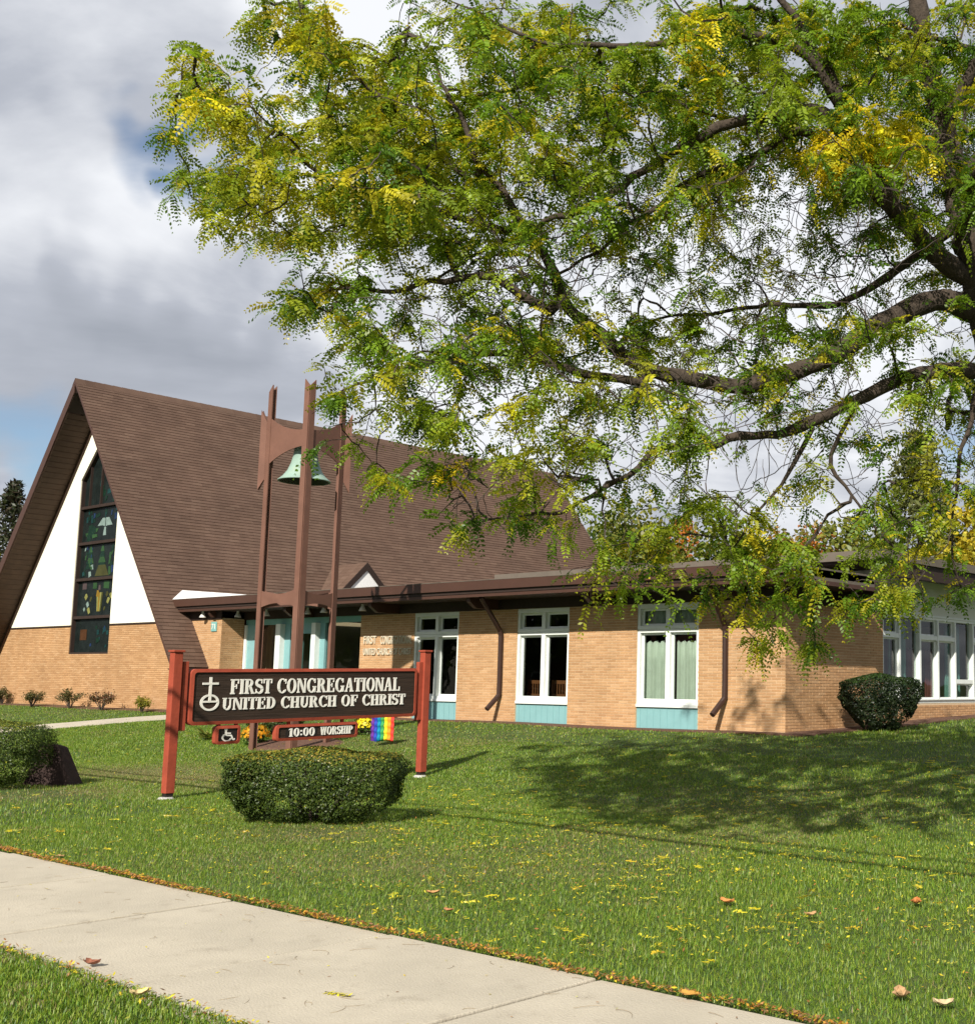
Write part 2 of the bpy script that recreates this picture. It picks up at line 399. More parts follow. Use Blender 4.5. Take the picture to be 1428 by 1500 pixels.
def diamond(C, U, W, Ln, Wd, shape=0.0):
    "leaf-shaped quads; returns V (4n,3) and F (n,4)"
    n = len(C)
    Ln = np.broadcast_to(Ln, (n,))[:, None]; Wd = np.broadcast_to(Wd, (n,))[:, None]
    V = np.empty((n, 4, 3))
    V[:, 0] = C-U*Ln/2; V[:, 2] = C+U*Ln/2
    mid = C+U*Ln*shape
    V[:, 1] = mid+W*Wd/2; V[:, 3] = mid-W*Wd/2
    return V.reshape(-1, 3), np.arange(4*n).reshape(n, 4)
def perp(U, ref=None):
    ref = rand_dirs(len(U)) if ref is None else np.broadcast_to(ref, U.shape)
    return norm(np.cross(U, ref))
def copy_part(o, loc, parent):
    c = o.copy(); col.objects.link(c); c.parent = parent; c.location = loc; return c

# ------------------------------------------------------------------ ground
def ground_z(x, y):
    t = np.clip((np.asarray(y, float)-11)/8, 0, 1)
    x = np.asarray(x, float)
    bumps = 0.012*np.sin(x*0.9+1)*np.sin(y*1.1)
    return 0.64*t*t*(3-2*t)+0.03*np.clip(np.asarray(y)-19, 0, 9)+bumps*np.clip((np.asarray(y)-5.3)/2, 0, 1)
def on_ground(x, y):
    d = ray(x, y); ts = np.linspace(3, 80, 8000); P = CAM+ts[:, None]*d
    k = np.argmax(P[:, 2] < ground_z(P[:, 0], P[:, 1])); return P[k]

xs = np.concatenate([[-900, -400, -150, -90], np.linspace(-60, 40, 101), [70, 150, 400, 900]])
ys = np.concatenate([[2.0, 3.2], np.linspace(3.4, 4.9, 4), np.linspace(5.1, 30, 80), [40, 60, 100, 200, 500, 1200]])
GX, GY = np.meshgrid(xs, ys)
GZ = ground_z(GX, GY)
inside = (GY > 3.25) & (GY < 5.05)
GZ = np.where(inside, -0.12, GZ-0.004)
GV = np.stack([GX, GY, GZ], -1).reshape(-1, 3)
nx, ny = len(xs), len(ys)
ii = np.arange(nx*ny).reshape(ny, nx)
GF = np.stack([ii[:-1, :-1], ii[:-1, 1:], ii[1:, 1:], ii[1:, :-1]], -1).reshape(-1, 4)
arrays('ground', GV, [GF], M['soil'], kind='structure')
MB().box(-400, 400, -9.0, 0.9, -0.6, -0.13).build('road', M['asphalt'], kind='structure')
MB().box(-400, 400, 0.9, 1.08, -0.6, 0.0).build('kerb', M['concrete'], kind='structure', bevel=0.02)
MB().box(-400, 400, 1.08, 2.02, -0.6, -0.004).build('verge', M['soil'], kind='structure')
MB().box(-900, 900, -900, -9.0, -0.6, -0.02).build('far_lawn', M['soil'], kind='structure')
# front pavement: every slab its own piece over a dirt-filled joint bed
sw = MB().box(-70, 30, 3.32, 4.98, -0.11, -0.022).build('sidewalk', M['joint'], kind='structure')
slab_me = None
for k in range(28):
    x1 = 2.56-1.795*k
    b = MB()
    b.box(-0.884, 0.884, -0.845, 0.845, -0.10, 0.0)
    if slab_me is None:
        o = b.build('slab', M['walk'], sw, bevel=0.009); slab_me = o
    else:
        o = copy_part(slab_me, (0, 0, 0), sw)
    o.location = (x1-0.9, 4.15, 0.004*math.sin(k*2.1)); o.rotation_euler = (0.003*math.sin(k*1.3), 0.002*math.cos(k*2.7), 0)
# path to the entrance
pp = np.array([(-42, 7.5), (-37.0, 11.0), (-33.8, 13.75), (-31.6, 16.3), (-30.3, 18.0), (-29.6, 19.3)])
tt = np.linspace(0, len(pp)-1, 30)
pc = np.stack([np.interp(tt, range(len(pp)), pp[:, i]) for i in (0, 1)], -1)
b = MB()
tg = norm(np.gradient(pc, axis=0)); nn = np.stack([-tg[:, 1], tg[:, 0]], -1)
lft, rgt = pc+nn*0.75, pc-nn*0.75
PATH = pc
for i in range(len(pc)-1):
    q = [(*lft[i], 0), (*rgt[i], 0), (*rgt[i+1], 0), (*lft[i+1], 0)]
    q = [(x, y, float(ground_z(x, y))+0.012) for x, y, _ in q]
    b.hexa([(x, y, z-0.15) for x, y, z in q]+q)
b.build('path', M['walk'], kind='structure')
# mulch strips at the foot of the walls
b = MB()
def strip(pts, w, z=0.02):
    for (x0, y0, nx_, ny_), (x1, y1, nx1, ny1) in zip(pts[:-1], pts[1:]):
        q = [(x0, y0), (x0+nx_*w, y0+ny_*w), (x1+nx1*w, y1+ny1*w), (x1, y1)]
        b.hexa([(x, y, float(ground_z(x, y))-0.2) for x, y in q]+[(x, y, float(ground_z(x, y))+z) for x, y in q])
sx = np.linspace(-46.8, -32.0, 12)
strip([(x, 18.24, 0, -1) for x in sx], 0.55)
sx = np.linspace(-26.1, -12.95, 12)
strip([(x, 18.99, 0, -1) for x in sx], 0.55)
sy = np.linspace(18.45, 33, 12)
strip([(-12.95, y, 1, 0) for y in sy], 0.75)
b.build('mulch_bed', M['mulch'], kind='structure')

# ------------------------------------------------------------------ brickwork
BL, BH, JT = 0.226, 0.0480, 0.0090
PITCH = BH+JT
brick_mesh = {}
def brick_wall(wall, O, U, Nn, u0, u1, z0, z1, openings, budget, key, limits=None):
    """running-bond bricks proud of a mortar backing. The full bricks that show largest are objects
    of their own (shared mesh), the rest is one joined part"""
    O, U, Nn = (np.array(a, float) for a in (O, U, Nn)); Z = np.array([0, 0, 1.0])
    rest = MB(); full = []
    nc = int((z1-z0)/PITCH)
    for c in range(nc+1):
        za = z0+c*PITCH; zb = min(za+BH, z1)
        if zb-za < 0.01: continue
        a0, a1 = (u0, u1) if limits is None else limits(za, zb)
        if a1-a0 < 0.03: continue
        iv = [(a0, a1)]
        for (p0, p1, q0, q1) in openings:
            if q0 < zb-0.004 and q1 > za+0.004:
                nv = []
                for s_, e_ in iv:
                    if p1 <= s_ or p0 >= e_: nv.append((s_, e_)); continue
                    if p0-s_ > 0.01: nv.append((s_, p0))
                    if e_-p1 > 0.01: nv.append((p1, e_))
                iv = nv
        for s_, e_ in iv:
            st = (BL+JT); k0 = math.floor((s_-u0)/st)-1; ph = (c % 2)*st*0.5
            for k in range(k0, int((e_-u0)/st)+2):
                x0 = max(u0+k*st+ph, s_); x1 = min(u0+k*st+ph+BL, e_)
                if x1-x0 < 0.012: continue
                pr = 0.007+random.uniform(-0.0015, 0.002)
                if x1-x0 > BL-1e-6 and zb-za > BH-1e-6: full.append((x0, za, pr))
                else: add_brick(rest, O, U, Nn, x0, x1, za, zb, pr)
    def dist(q):
        P = O+U*(q[0]+BL/2); P = P+Z*q[1]; return np.linalg.norm(P-CAM)
    full.sort(key=dist)
    mk = 'brick_'+key
    t0 = MB(); add_brick(t0, np.zeros(3), U, Nn, 0, BL, 0, BH, 0.007)
    first = None
    for i, q in enumerate(full):
        if i < budget:
            P = O+U*q[0]+Z*q[1]+Nn*(q[2]-0.007)
            if first is None:
                first = t0.build('brick', M['brick'], None)
                first.parent = wall; o = first
            else: o = copy_part(first, (0, 0, 0), wall)
            w = wloc(wall); o.location = (P[0]-w[0], P[1]-w[1], P[2]-w[2])
        else: add_brick(rest, O, U, Nn, q[0], q[0]+BL, q[1], q[1]+BH, q[2])
    rest.build('brickwork', M['brick'], wall, kind='stuff')
def add_brick(b, O, U, Nn, x0, x1, za, zb, pr):
    Z = np.array([0, 0, 1.0]); c = 0.002
    b.rnd(random.uniform(0.001, 0.999) if b._rnd is not None else 0)
    A = [O+U*x0+Z*za, O+U*x1+Z*za, O+U*x1+Z*zb, O+U*x0+Z*zb]
    f = [a+Nn*pr for a in (O+U*(x0+c)+Z*(za+c), O+U*(x1-c)+Z*(za+c), O+U*(x1-c)+Z*(zb-c), O+U*(x0+c)+Z*(zb-c))]
    k = b.verts(A+f)
    b.f += [(k+4, k+5, k+6, k+7), (k, k+1, k+5, k+4), (k+1, k+2, k+6, k+5), (k+2, k+3, k+7, k+6), (k+3, k, k+4, k+7)]

def pane(parent, pts, mt, name='pane', th=0.006):
    "a glass sheet: pts are 4 corners in order, thickness along the given normal"
    p = np.array(pts, float); n_ = norm(np.cross(p[1]-p[0], p[2]-p[0]))*th
    b = MB(); b.hexa([*(p), *(p+n_)]); return b.build(name, mt, parent)

# ------------------------------------------------------------------ low wing
FY, RX = 19.0, -12.96                 # facade plane, side-wall plane
GB, HEAD = 0.60, 3.21
SL, AX, AZ = 1.281, -39.1, 10.96      # slope and apex of the A-frame
def aframe_x(z, off=0.0): return AX+(AZ-z)/SL+off
wing = thing('church_wing', 'low tan brick church wing with brown fascia, white windows and turquoise panels', 'building', (-20.0, 19.0, GB))
def backing(b, O, U, Nn, u0, u1, z0, z1, openings, th=0.28):
    "solid wall split round its openings"
    O, U, Nn = (np.array(a, float) for a in (O, U, Nn)); Z = np.array([0, 0, 1.0])
    cuts = sorted({u0, u1, *[c for o in openings for c in o[:2] if u0 < c < u1]})
    def blk(a0, a1, b0, b1):
        if b1-b0 < 1e-4: return
        P = [O+U*a0, O+U*a1, O+U*a1-Nn*th, O+U*a0-Nn*th]
        b.hexa([p+Z*b0 for p in P]+[p+Z*b1 for p in P])
    for a0, a1 in zip(cuts[:-1], cuts[1:]):
        mid = (a0+a1)/2; zz0 = z0
        for o in sorted((o for o in openings if o[0] < mid < o[1]), key=lambda o: o[2]):
            blk(a0, a1, zz0, o[2]); zz0 = max(zz0, o[3])
        blk(a0, a1, zz0, z1)
WIN = [(-23.95, -22.31), (-20.31, -18.67), (-16.70, -15.06)]
fop = [(a, b_, GB-0.1, HEAD-0.01) for a, b_ in WIN]
wb = MB(); backing(wb, (0, FY, 0), (1, 0, 0), (0, -1, 0), -26.09, RX, GB-0.3, HEAD+0.02, fop)
wall = wb.build('wall', M['mortar'], wing)
brick_wall(wall, (0, FY, 0), (1, 0, 0), (0, -1, 0), -26.09, RX+0.008, GB-0.03, HEAD, fop, 300, 'wing')
# side wall
WB = [22.69, 23.44, 24.38, 25.25, 26.12, 27.08, 28.0, 28.9, 29.78, 30.7, 31.6, 32.5]
sop = [(22.69, 32.5, 1.17, 3.14)]
wb = MB(); backing(wb, (RX, 0, 0), (0, 1, 0), (1, 0, 0), FY+0.28, 33.0, GB-0.3, 3.14, sop)
swall = wb.build('wall', M['mortar'], wing)
brick_wall(swall, (RX, 0, 0), (0, 1, 0), (1, 0, 0), FY-0.008, 33.0, GB-0.03, 3.12, [(22.69, 33.0, 1.17, 3.14)], 300, 'side')
b = MB(); b.box(RX-0.28, RX-0.004, 22.42, 33.0, 3.141, 4.018)
b.box(-23.0, RX-0.29, 22.42, 22.6, 3.5, 4.018); b.build('stucco_wall', M['stucco_grey'], wing)
MB().box(RX-0.2, RX+0.012, 22.45, 33, 3.12, 3.165).build('trim', M['frame'], wing)
# hidden back and end walls, floor, partitions
b = MB(); b.box(-33.0, RX-0.3, 32.8, 33.0, GB-0.3, 4.0); b.box(-31.9, -31.7, 20.0, 32.7, GB-0.3, 3.4)
b.build('back_wall', M['mortar'], wing)
b = MB(); b.box(-31.6, RX-0.3, FY+0.3, 32.7, GB-0.3, GB+0.06); b.build('floor', M['floor'], wing)
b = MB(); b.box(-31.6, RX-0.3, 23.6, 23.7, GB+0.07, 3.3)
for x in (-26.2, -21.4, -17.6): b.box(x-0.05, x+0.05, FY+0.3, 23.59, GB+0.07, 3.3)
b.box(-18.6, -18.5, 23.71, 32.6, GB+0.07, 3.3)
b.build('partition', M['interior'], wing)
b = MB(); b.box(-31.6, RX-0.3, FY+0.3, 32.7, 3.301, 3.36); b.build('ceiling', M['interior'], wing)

def facade_window(x0, x1):
    b = MB(); y0, y1 = FY+0.02, FY+0.16
    zc = [(0.66, 1.07), (1.07, 1.20), (2.60, 2.69), (2.70, 2.76), (3.10, HEAD-0.012)]
    xm = (x0+x1)/2
    b.box(x0, x1, y0-0.035, y1, 1.075, 1.135); b.box(x0, x1, y0, y1, 1.135, 1.20)
    b.box(x0, x1, y0, y1, 2.60, 2.67); b.box(x0, x1, y0-0.008, y1, 2.674, 2.745)
    b.box(x0, x1, y0-0.01, y1, 3.10, HEAD-0.012)
    for a, c in ((x0, x0+0.07), (xm-0.055, xm+0.055), (x1-0.07, x1)):
        b.box(a, c, y0-0.004, y1, 1.2, 2.6); b.box(a, c, y0-0.004, y1, 2.745, 3.10)
    fr = b.build('window', M['frame'], wing, bevel=0.006)
    b = MB()
    for a, c in ((x0+0.07, xm-0.055), (xm+0.055, x1-0.07)):
        for (z0, z1) in ((1.2, 2.6), (2.745, 3.10)):
            w_ = 0.045
            b.box(a, c, y1-0.06, y1-0.02, z0, z0+w_); b.box(a, c, y1-0.06, y1-0.02, z1-w_, z1)
            b.box(a, a+w_, y1-0.06, y1-0.02, z0+w_, z1-w_); b.box(c-w_, c, y1-0.06, y1-0.02, z0+w_, z1-w_)
    b.build('sash', M['frame'], fr)
    for a, c in ((x0+0.07, xm-0.055), (xm+0.055, x1-0.07)):
        for (z0, z1) in ((1.2, 2.6), (2.745, 3.10)):
            yy = y1-0.04
            pane(fr, [(a+0.04, yy, z0+0.04), (c-0.04, yy, z0+0.04), (c-0.04, yy, z1-0.04), (a+0.04, yy, z1-0.04)], M['glass'])
    b = MB(); b.box(x0+0.004, x1-0.004, y0+0.01, y0+0.05, 0.5, 1.07)
    for k in range(9):
        xx = x0+0.1+k*(x1-x0-0.2)/8
        b.box(xx-0.006, xx+0.006, y0+0.002, y0+0.009, 0.5, 1.06)
    b.build('panel', M['turq'], fr)
for a, c in WIN: facade_window(a, c)
# side windows: tall bays
def side_bay(y0, y1, kind):
    xo, xi = RX-0.01, RX-0.15
    b = MB(); w_ = 0.06
    b.box(xi, xo, y0, y1, 1.175, 1.27); b.box(xi, xo+0.03, y0, y1, 1.24, 1.272)
    b.box(xi, xo, y0, y1, 3.06, 3.118)
    b.box(xi, xo+0.012, y0, y0+w_*0.62, 1.272, 3.06); b.box(xi, xo+0.012, y1-w_*0.62, y1, 1.272, 3.06)
    rows = [(1.272, 2.60), (2.70, 3.06)] if kind == 0 else [(1.272, 1.62), (1.72, 3.06)]
    zb = (2.60, 2.70) if kind == 0 else (1.62, 1.72)
    b.box(xi, xo+0.006, y0+w_*0.62, y1-w_*0.62, *zb)
    fr = b.build('window', M['frame'], wing, bevel=0.005)
    for z0, z1 in rows:
        a, c = y0+w_*0.62, y1-w_*0.62; s_ = 0.035
        b = MB()
        if kind == 0 or z1 < 2:
            b.box(xi+0.03, xi+0.08, a, c, z0, z0+s_); b.box(xi+0.03, xi+0.08, a, c, z1-s_, z1)
            b.box(xi+0.03, xi+0.08, a, a+s_, z0+s_, z1-s_); b.box(xi+0.03, xi+0.08, c-s_, c, z0+s_, z1-s_)
            b.build('sash', M['frame'], fr)
        xx = xi+0.05
        pane(fr, [(xx, a+0.02, z0+0.02), (xx, c-0.02, z0+0.02), (xx, c-0.02, z1-0.02), (xx, a+0.02, z1-0.02)], M['glass_side'])
for i in range(len(WB)-1): side_bay(WB[i], WB[i+1], (0, 1, 0, 0, 1)[i % 5])

# entrance: projecting pier, glazed screen with a double door
PY0 = 18.3; PXR = -31.44
b = MB(); backing(b, (0, PY0, 0), (1, 0, 0), (0, -1, 0), -33.4, PXR, GB-0.3, HEAD+0.02, [], 0.68)
pier = b.build('pier', M['mortar'], wing)
brick_wall(pier, (0, PY0, 0), (1, 0, 0), (0, -1, 0), -33.35, PXR+0.008, GB-0.03, HEAD, [], 0, 'pier')
brick_wall(pier, (PXR, 0, 0), (0, 1, 0), (1, 0, 0), PY0-0.006, FY-0.02, GB-0.03, HEAD, [], 0, 'pierside')
b = MB(); EY = FY+0.04
b.box(-31.44, -26.10, EY, EY+0.12, 3.05, HEAD); b.box(-31.44, -26.10, EY, EY+0.12, GB-0.1, GB+0.16)
scr = b.build('entrance', M['turq_dark'], wing)
for x0, x1, d in ((-31.42, -31.32, 0.06), (-29.72, -29.50, 0.16), (-28.06, -27.88, 0.16)):
    MB().box(x0, x1, EY-d, EY+0.1, GB+0.16, 3.05).build('post', M['frame'], scr)
for x0, x1 in ((-31.32, -30.82), (-29.50, -29.24), (-28.30, -28.06), (-27.88, -27.66)):
    MB().box(x0, x1, EY-0.01, EY+0.09, GB+0.16, 3.05).build('panel', M['turq'], scr)
MB().box(-29.24, -28.30, EY+0.01, EY+0.09, 2.78, 3.05).build('panel', M['turq'], scr)
b = MB(); b.box(-28.80, -28.74, EY+0.01, EY+0.08, GB+0.1, 2.78); dr = b.build('door', M['turq_dark'], scr)
MB().box(-28.84, -28.82, EY-0.06, EY-0.03, 1.35, 1.75).build('handle', M['lamp'], scr)
for x0, x1, z0, z1 in ((-30.82, -29.72, GB+0.16, 3.05), (-29.24, -28.80, GB+0.16, 2.78), (-28.74, -28.30, GB+0.16, 2.78), (-27.66, -26.12, GB+0.16, 3.05)):
    pane(scr, [(x0, EY+0.06, z0), (x1, EY+0.06, z0), (x1, EY+0.06, z1), (x0, EY+0.06, z1)], M['glass'])
# roof of the wing
XR = -12.1
def front_strip(y0, y1, z0, z1, off=0.03):
    b = MB()
    b.prism([(aframe_x(z0, off), z0), (XR, z0), (XR, z1), (aframe_x(z1, off), z1)], lambda u, v, d: (u, d, v), y1, y0)
    return b
roof = front_strip(18.06, 21.34, 3.46, 3.735)
roof.box(-31.0, RX-0.3, 21.345, 33.0, 3.47, 3.73)
roof = roof.build('roof', M['roof_grey'], wing)
fa = front_strip(17.92, 18.05, 3.575, 3.775); fa.box(XR-0.05, XR, 18.06, 20.86, 3.56, 3.70); fa.build('fascia', M['brown'], roof)
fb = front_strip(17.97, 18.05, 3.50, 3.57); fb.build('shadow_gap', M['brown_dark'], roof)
fc = front_strip(17.985, 18.05, 3.425, 3.495); fc.box(XR-0.06, XR+0.01, 18.06, 20.86, 3.42, 3.50); fc.build('gutter', M['brown'], roof)
fd = front_strip(17.915, 17.96, 3.778, 3.792); fd.build('drip_edge', M['roof_grey'], roof)
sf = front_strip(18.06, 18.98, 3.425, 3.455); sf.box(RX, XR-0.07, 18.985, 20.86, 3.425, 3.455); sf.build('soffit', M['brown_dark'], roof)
fz = MB(); fz.box(-31.43, RX+0.03, 18.955, 18.985, 3.2, 3.424); fz.box(-33.3, PXR+0.02, 18.26, 18.29, 3.2, 3.424)
fz.box(RX+0.001, RX+0.03, 18.99, 20.86, 3.13, 3.424); fz.build('frieze', M['brown_dark'], roof)
MB().box(RX+0.04, XR+0.02, 20.87, 21.32, 3.08, 3.45).box(XR-0.10, XR+0.02, 20.87, 21.32, 3.45, 3.95).build('end_panel', M['brown_dark'], roof)
for x in (-31.75, -28.15, -24.55, -20.97, -17.38, -13.8):
    b = MB(); b.prism([(18.99, 3.20), (18.30, 3.20), (18.10, 3.34), (18.10, 3.424), (18.99, 3.424)], lambda u, v, d: (d, u, v), x-0.06, x+0.06)
    if x == -31.75: b = MB().prism([(18.28, 3.25), (18.16, 3.25), (18.08, 3.34), (18.08, 3.424), (18.28, 3.424)], lambda u, v, d: (d, u, v), x-0.06, x+0.06)
    b.build('rafter_tail', M['brown'], roof)
# upper roof over the rear hall
b = MB(); b.box(-23.3, XR, 21.0, 33.3, 4.12, 4.20); up = b.build('upper_roof', M['roof_grey'], wing)
b = MB(); b.box(-23.3, XR+0.02, 20.95, 21.0, 4.08, 4.27); b.box(XR, XR+0.04, 21.001, 33.3, 4.12, 4.30); b.build('fascia', M['roof_grey'], up)
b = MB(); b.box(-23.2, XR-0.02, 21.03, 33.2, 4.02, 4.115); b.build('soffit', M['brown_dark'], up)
b = MB(); b.box(XR-0.20, XR-0.01, 21.33, 33.2, 3.80, 4.015); b.build('beam', M['brown_dark'], up)
# the white flashing where the low roof meets the shingles
b = MB()
q = [(17.93, 3.785), (18.3, 4.06), (36.0, 4.06), (36.0, 3.7), (17.93, 3.7)]
b.prism(q, lambda u, v, d: (aframe_x(v)+d, u, v+d/SL), 0.012, 0.04)
b.build('flashing', M['white_mem'], roof)
# downspouts
def downspout(x, zend, kick):
    b = MB(); n = 8
    b.tube([(x+0.25, 18.08, 3.42), (x+0.2, 18.2, 3.33), (x+0.06, 18.72, 2.86), (x, 18.89, 2.72), (x, 18.93, 2.60), (x, 18.935, 1.6), (x, 18.93, zend), (x+kick*0.4, 18.86, zend-0.09), (x+kick, 18.60, zend-0.33)], 0.058, n)
    o = b.build('downspout', M['pipe'], wing, smooth=False)
downspout(-20.77, 1.27, -0.03); downspout(-14.34, 1.30, -0.05)
# soffit floodlights
for x, y, up_ in ((-32.2, 18.15, 0), (-31.0, 18.5, 0), (-29.6, 18.5, 0), (-28.2+0.5, 18.5, 0), (-26.7, 18.3, 0), (-25.1, 18.3, 0)):
    b = MB(); b.lathe([(0.03, 0.0), (0.035, -0.05), (0.09, -0.16), (0.095, -0.17), (0.0, -0.13)], 14, (x, y, 3.424))
    b.build('floodlight', M['lamp'], roof)
# wall lettering and the house-number plaque
def text_mesh(body, size, ext):
    cu = bpy.data.curves.new('t', 'FONT'); cu.body = body; cu.size = size; cu.extrude = ext
    o = bpy.data.objects.new('t', cu); col.objects.link(o)
    me = bpy.data.meshes.new_from_object(o.evaluated_get(bpy.context.evaluated_depsgraph_get()))
    bpy.data.objects.remove(o); bpy.data.curves.remove(cu)
    V = np.array([v.co for v in me.vertices]); Fc = [tuple(p.vertices) for p in me.polygons]
    bpy.data.meshes.remove(me); return V, Fc
def put_text(body, mp, mt, parent, name='lettering', ext=0.01, w=1.0, h=1.0):
    "text scaled to fill a w x h rectangle; mp(u, v, d) -> xyz"
    V, Fc = text_mesh(body, 1.0, 0.5)
    V[:, :2] -= V[:, :2].min(0); V[:, :2] /= V[:, :2].max(0)
    b = MB(); b.verts([mp(x*w, y*h, (z+0.5)*ext) for x, y, z in V]); b.f = list(Fc)
    return b.build(name, mt, parent)
for body, u0, z0, w, h in (('FIRST', -25.90, 2.47, 0.50, 0.2), ('CONGREGATIONAL', -25.22, 2.46, 1.22, 0.2), ('UNITED CHURCH OF CHRIST', -25.90, 2.19, 1.90, 0.17)):
    put_text(body, lambda u, v, d, u0=u0, z0=z0: (u0+u, FY-0.012-d, z0+v), M['numeral'], wing, ext=0.03, w=w, h=h)
b = MB(); b.box(-31.94, -31.66, PY0-0.035, PY0-0.011, 2.86, 3.13); pl = b.build('number_plaque', M['turq_dark'], wing, bevel=0.01)
put_text('71', lambda u, v, d: (-31.89+u, PY0-0.036-d, 2.92+v), M['white'], pl, 'numerals', 0.006, 0.17, 0.15)

# curtains and chairs seen through the glass
def drape(x0, x1, y, z0, z1, mt, label, along='x', group=None):
    n = 60; V = []; 
    for i in range(n+1):
        t = i/n; u = x0+(x1-x0)*t; w_ = 0.035*math.sin(t*n*0.9)+0.012*math.sin(t*37+1)
        for k in range(5):
            z = z0+(z1-z0)*k/4; dz = 0.03*math.sin(t*28) if k == 4 else 0
            p = (u, y+w_*(1.15-0.3*k/4), z+dz); V.append(p if along == 'x' else (p[1], p[0], p[2]))
    V = np.array(V); ix = np.arange((n+1)*5).reshape(n+1, 5)
    Fq = np.stack([ix[:-1, :-1], ix[1:, :-1], ix[1:, 1:], ix[:-1, 1:]], -1).reshape(-1, 4)
    o = arrays('curtain', V, [Fq], mt); sm = o.modifiers.new('thick', 'SOLIDIFY'); sm.thickness = 0.006
    tag(o, label, 'curtain', group); return o
drape(-16.74, -15.97, FY+0.23, 0.8, 2.42, M['drape'], 'pale green curtain in the left half of the brick facade window nearest the corner')
drape(-15.82, -15.12, FY+0.25, 0.8, 2.42, M['drape'], 'pale green curtain in the right half of the brick facade window nearest the corner')
drape(-16.74, -15.1, FY+0.25, 2.72, 3.15, M['drape'], 'short pale curtain behind the small top panes nearest the corner')
drape(23.5, 24.3, RX-0.34, 0.8, 3.0, M['drape_teal'], 'dark teal curtain behind the tall pane beside the cup-shaped bush', 'y')
drape(24.45, 25.2, RX-0.40, 0.8, 2.4, M['drape_red'], 'wine red curtain in the first door-height pane of the side windows', 'y')
drape(25.3, 26.05, RX-0.40, 0.8, 2.4, M['drape_red'], 'wine red curtain in the second door-height pane of the side windows', 'y')
drape(26.2, 27.0, RX-0.34, 0.8, 3.0, M['drape_teal'], 'dark teal curtain behind the tall pane at the frame edge', 'y')
def chair(x, y, label):
    t = thing('wooden_chair', label, 'chair', (x, y, GB+0.06), 'wooden chairs behind the glass')
    z = GB+0.06
    MB().box(x-0.24, x+0.24, y-0.02, y+0.42, z+0.42, z+0.46).build('seat', M['chair'], t)
    for sx_ in (-0.22, 0.22):
        MB().box(x+sx_-0.022, x+sx_+0.022, y-0.05, y-0.015, z, z+0.95).build('leg', M['chair'], t)
        MB().box(x+sx_-0.022, x+sx_+0.022, y+0.38, y+0.42, z, z+0.42).build('leg', M['chair'], t)
    for zz in (0.55, 0.86): MB().box(x-0.2, x+0.2, y-0.045, y-0.02, z+zz, z+zz+0.08).build('rail', M['chair'], t)
    for k in range(5): MB().box(x-0.16+k*0.08-0.012, x-0.16+k*0.08+0.012, y-0.04, y-0.025, z+0.63, z+0.86).build('slat', M['chair'], t)
chair(-20.28, 19.62, 'slat-backed wooden chair behind the left pane of the middle facade window')
chair(-19.5, 19.62, 'slat-backed wooden chair behind the right pane of the middle facade window')

# ------------------------------------------------------------------ A-frame sanctuary
church = thing('a_frame_church', 'steep brown shingled A-frame church with cream gable and stained glass window', 'building', (AX, 18.25, GB))
GY0, RY0, RY1 = 18.25, 17.25, 38.5
EZ = 1.85
TH = 0.30                               # slab thickness measured straight down
def slope_pt(side, z, y, dz=0.0): return (AX+side*(AZ-z)/SL, y, z+dz)
TV = 0.46; TVS = {1: 0.16, -1: 0.46}     # vertical thickness of the roof edge: thin over the sunny slope, boxed on the far one
b = MB()
for s_ in (1, -1):
    P = [slope_pt(s_, EZ, RY0+0.03, -0.03), slope_pt(s_, AZ, RY0+0.03, -0.03), slope_pt(s_, AZ, RY1, -0.03), slope_pt(s_, EZ, RY1, -0.03)]
    Q = [(x, y, z-TVS[s_]+0.06) for x, y, z in P]
    b.hexa(Q+P if s_ > 0 else Q[::-1]+P[::-1])
aroof = b.build('roof', M['brown_dark'], church)
# rake boards, eave trim, ridge cap
for s_ in (1, -1):
    b = MB(); P = [slope_pt(s_, EZ, RY0), slope_pt(s_, AZ, RY0), slope_pt(s_, AZ, RY0+0.045), slope_pt(s_, EZ, RY0+0.045)]
    Q = [(x, y, z-TVS[s_]+0.02) for x, y, z in P]; b.hexa(Q+P if s_ > 0 else Q[::-1]+P[::-1]); b.build('rake_board', M['brown'], aroof)
b = MB(); x0 = AX+(AZ-EZ)/SL
b.box(x0-0.33, x0+0.015, RY0+0.05, 18.28, EZ-0.07, EZ-0.032); b.build('eave_trim', M['brown_dark'], aroof)
# soffit boards under the front overhang of the far slope, and the rake trim on the wall
n = 52; sb = None
for k in range(n):
    za = EZ+0.2+(AZ-EZ-0.75)*k/n; zb = za+(AZ-EZ-0.75)/n-0.022
    if k == 0 or True:
        b = MB(); pr = random.uniform(0, 0.006)
        pts = [(AX-(AZ-za)/SL, za-TV-0.005-pr), (AX-(AZ-zb)/SL, zb-TV-0.005-pr), (AX-(AZ-zb)/SL, zb-TV+0.029), (AX-(AZ-za)/SL, za-TV+0.029)]
        b.prism(pts, lambda u, v, d: (u, d, v), RY0+0.05, GY0-0.001); b.build('soffit_board', M['soffit'], aroof)
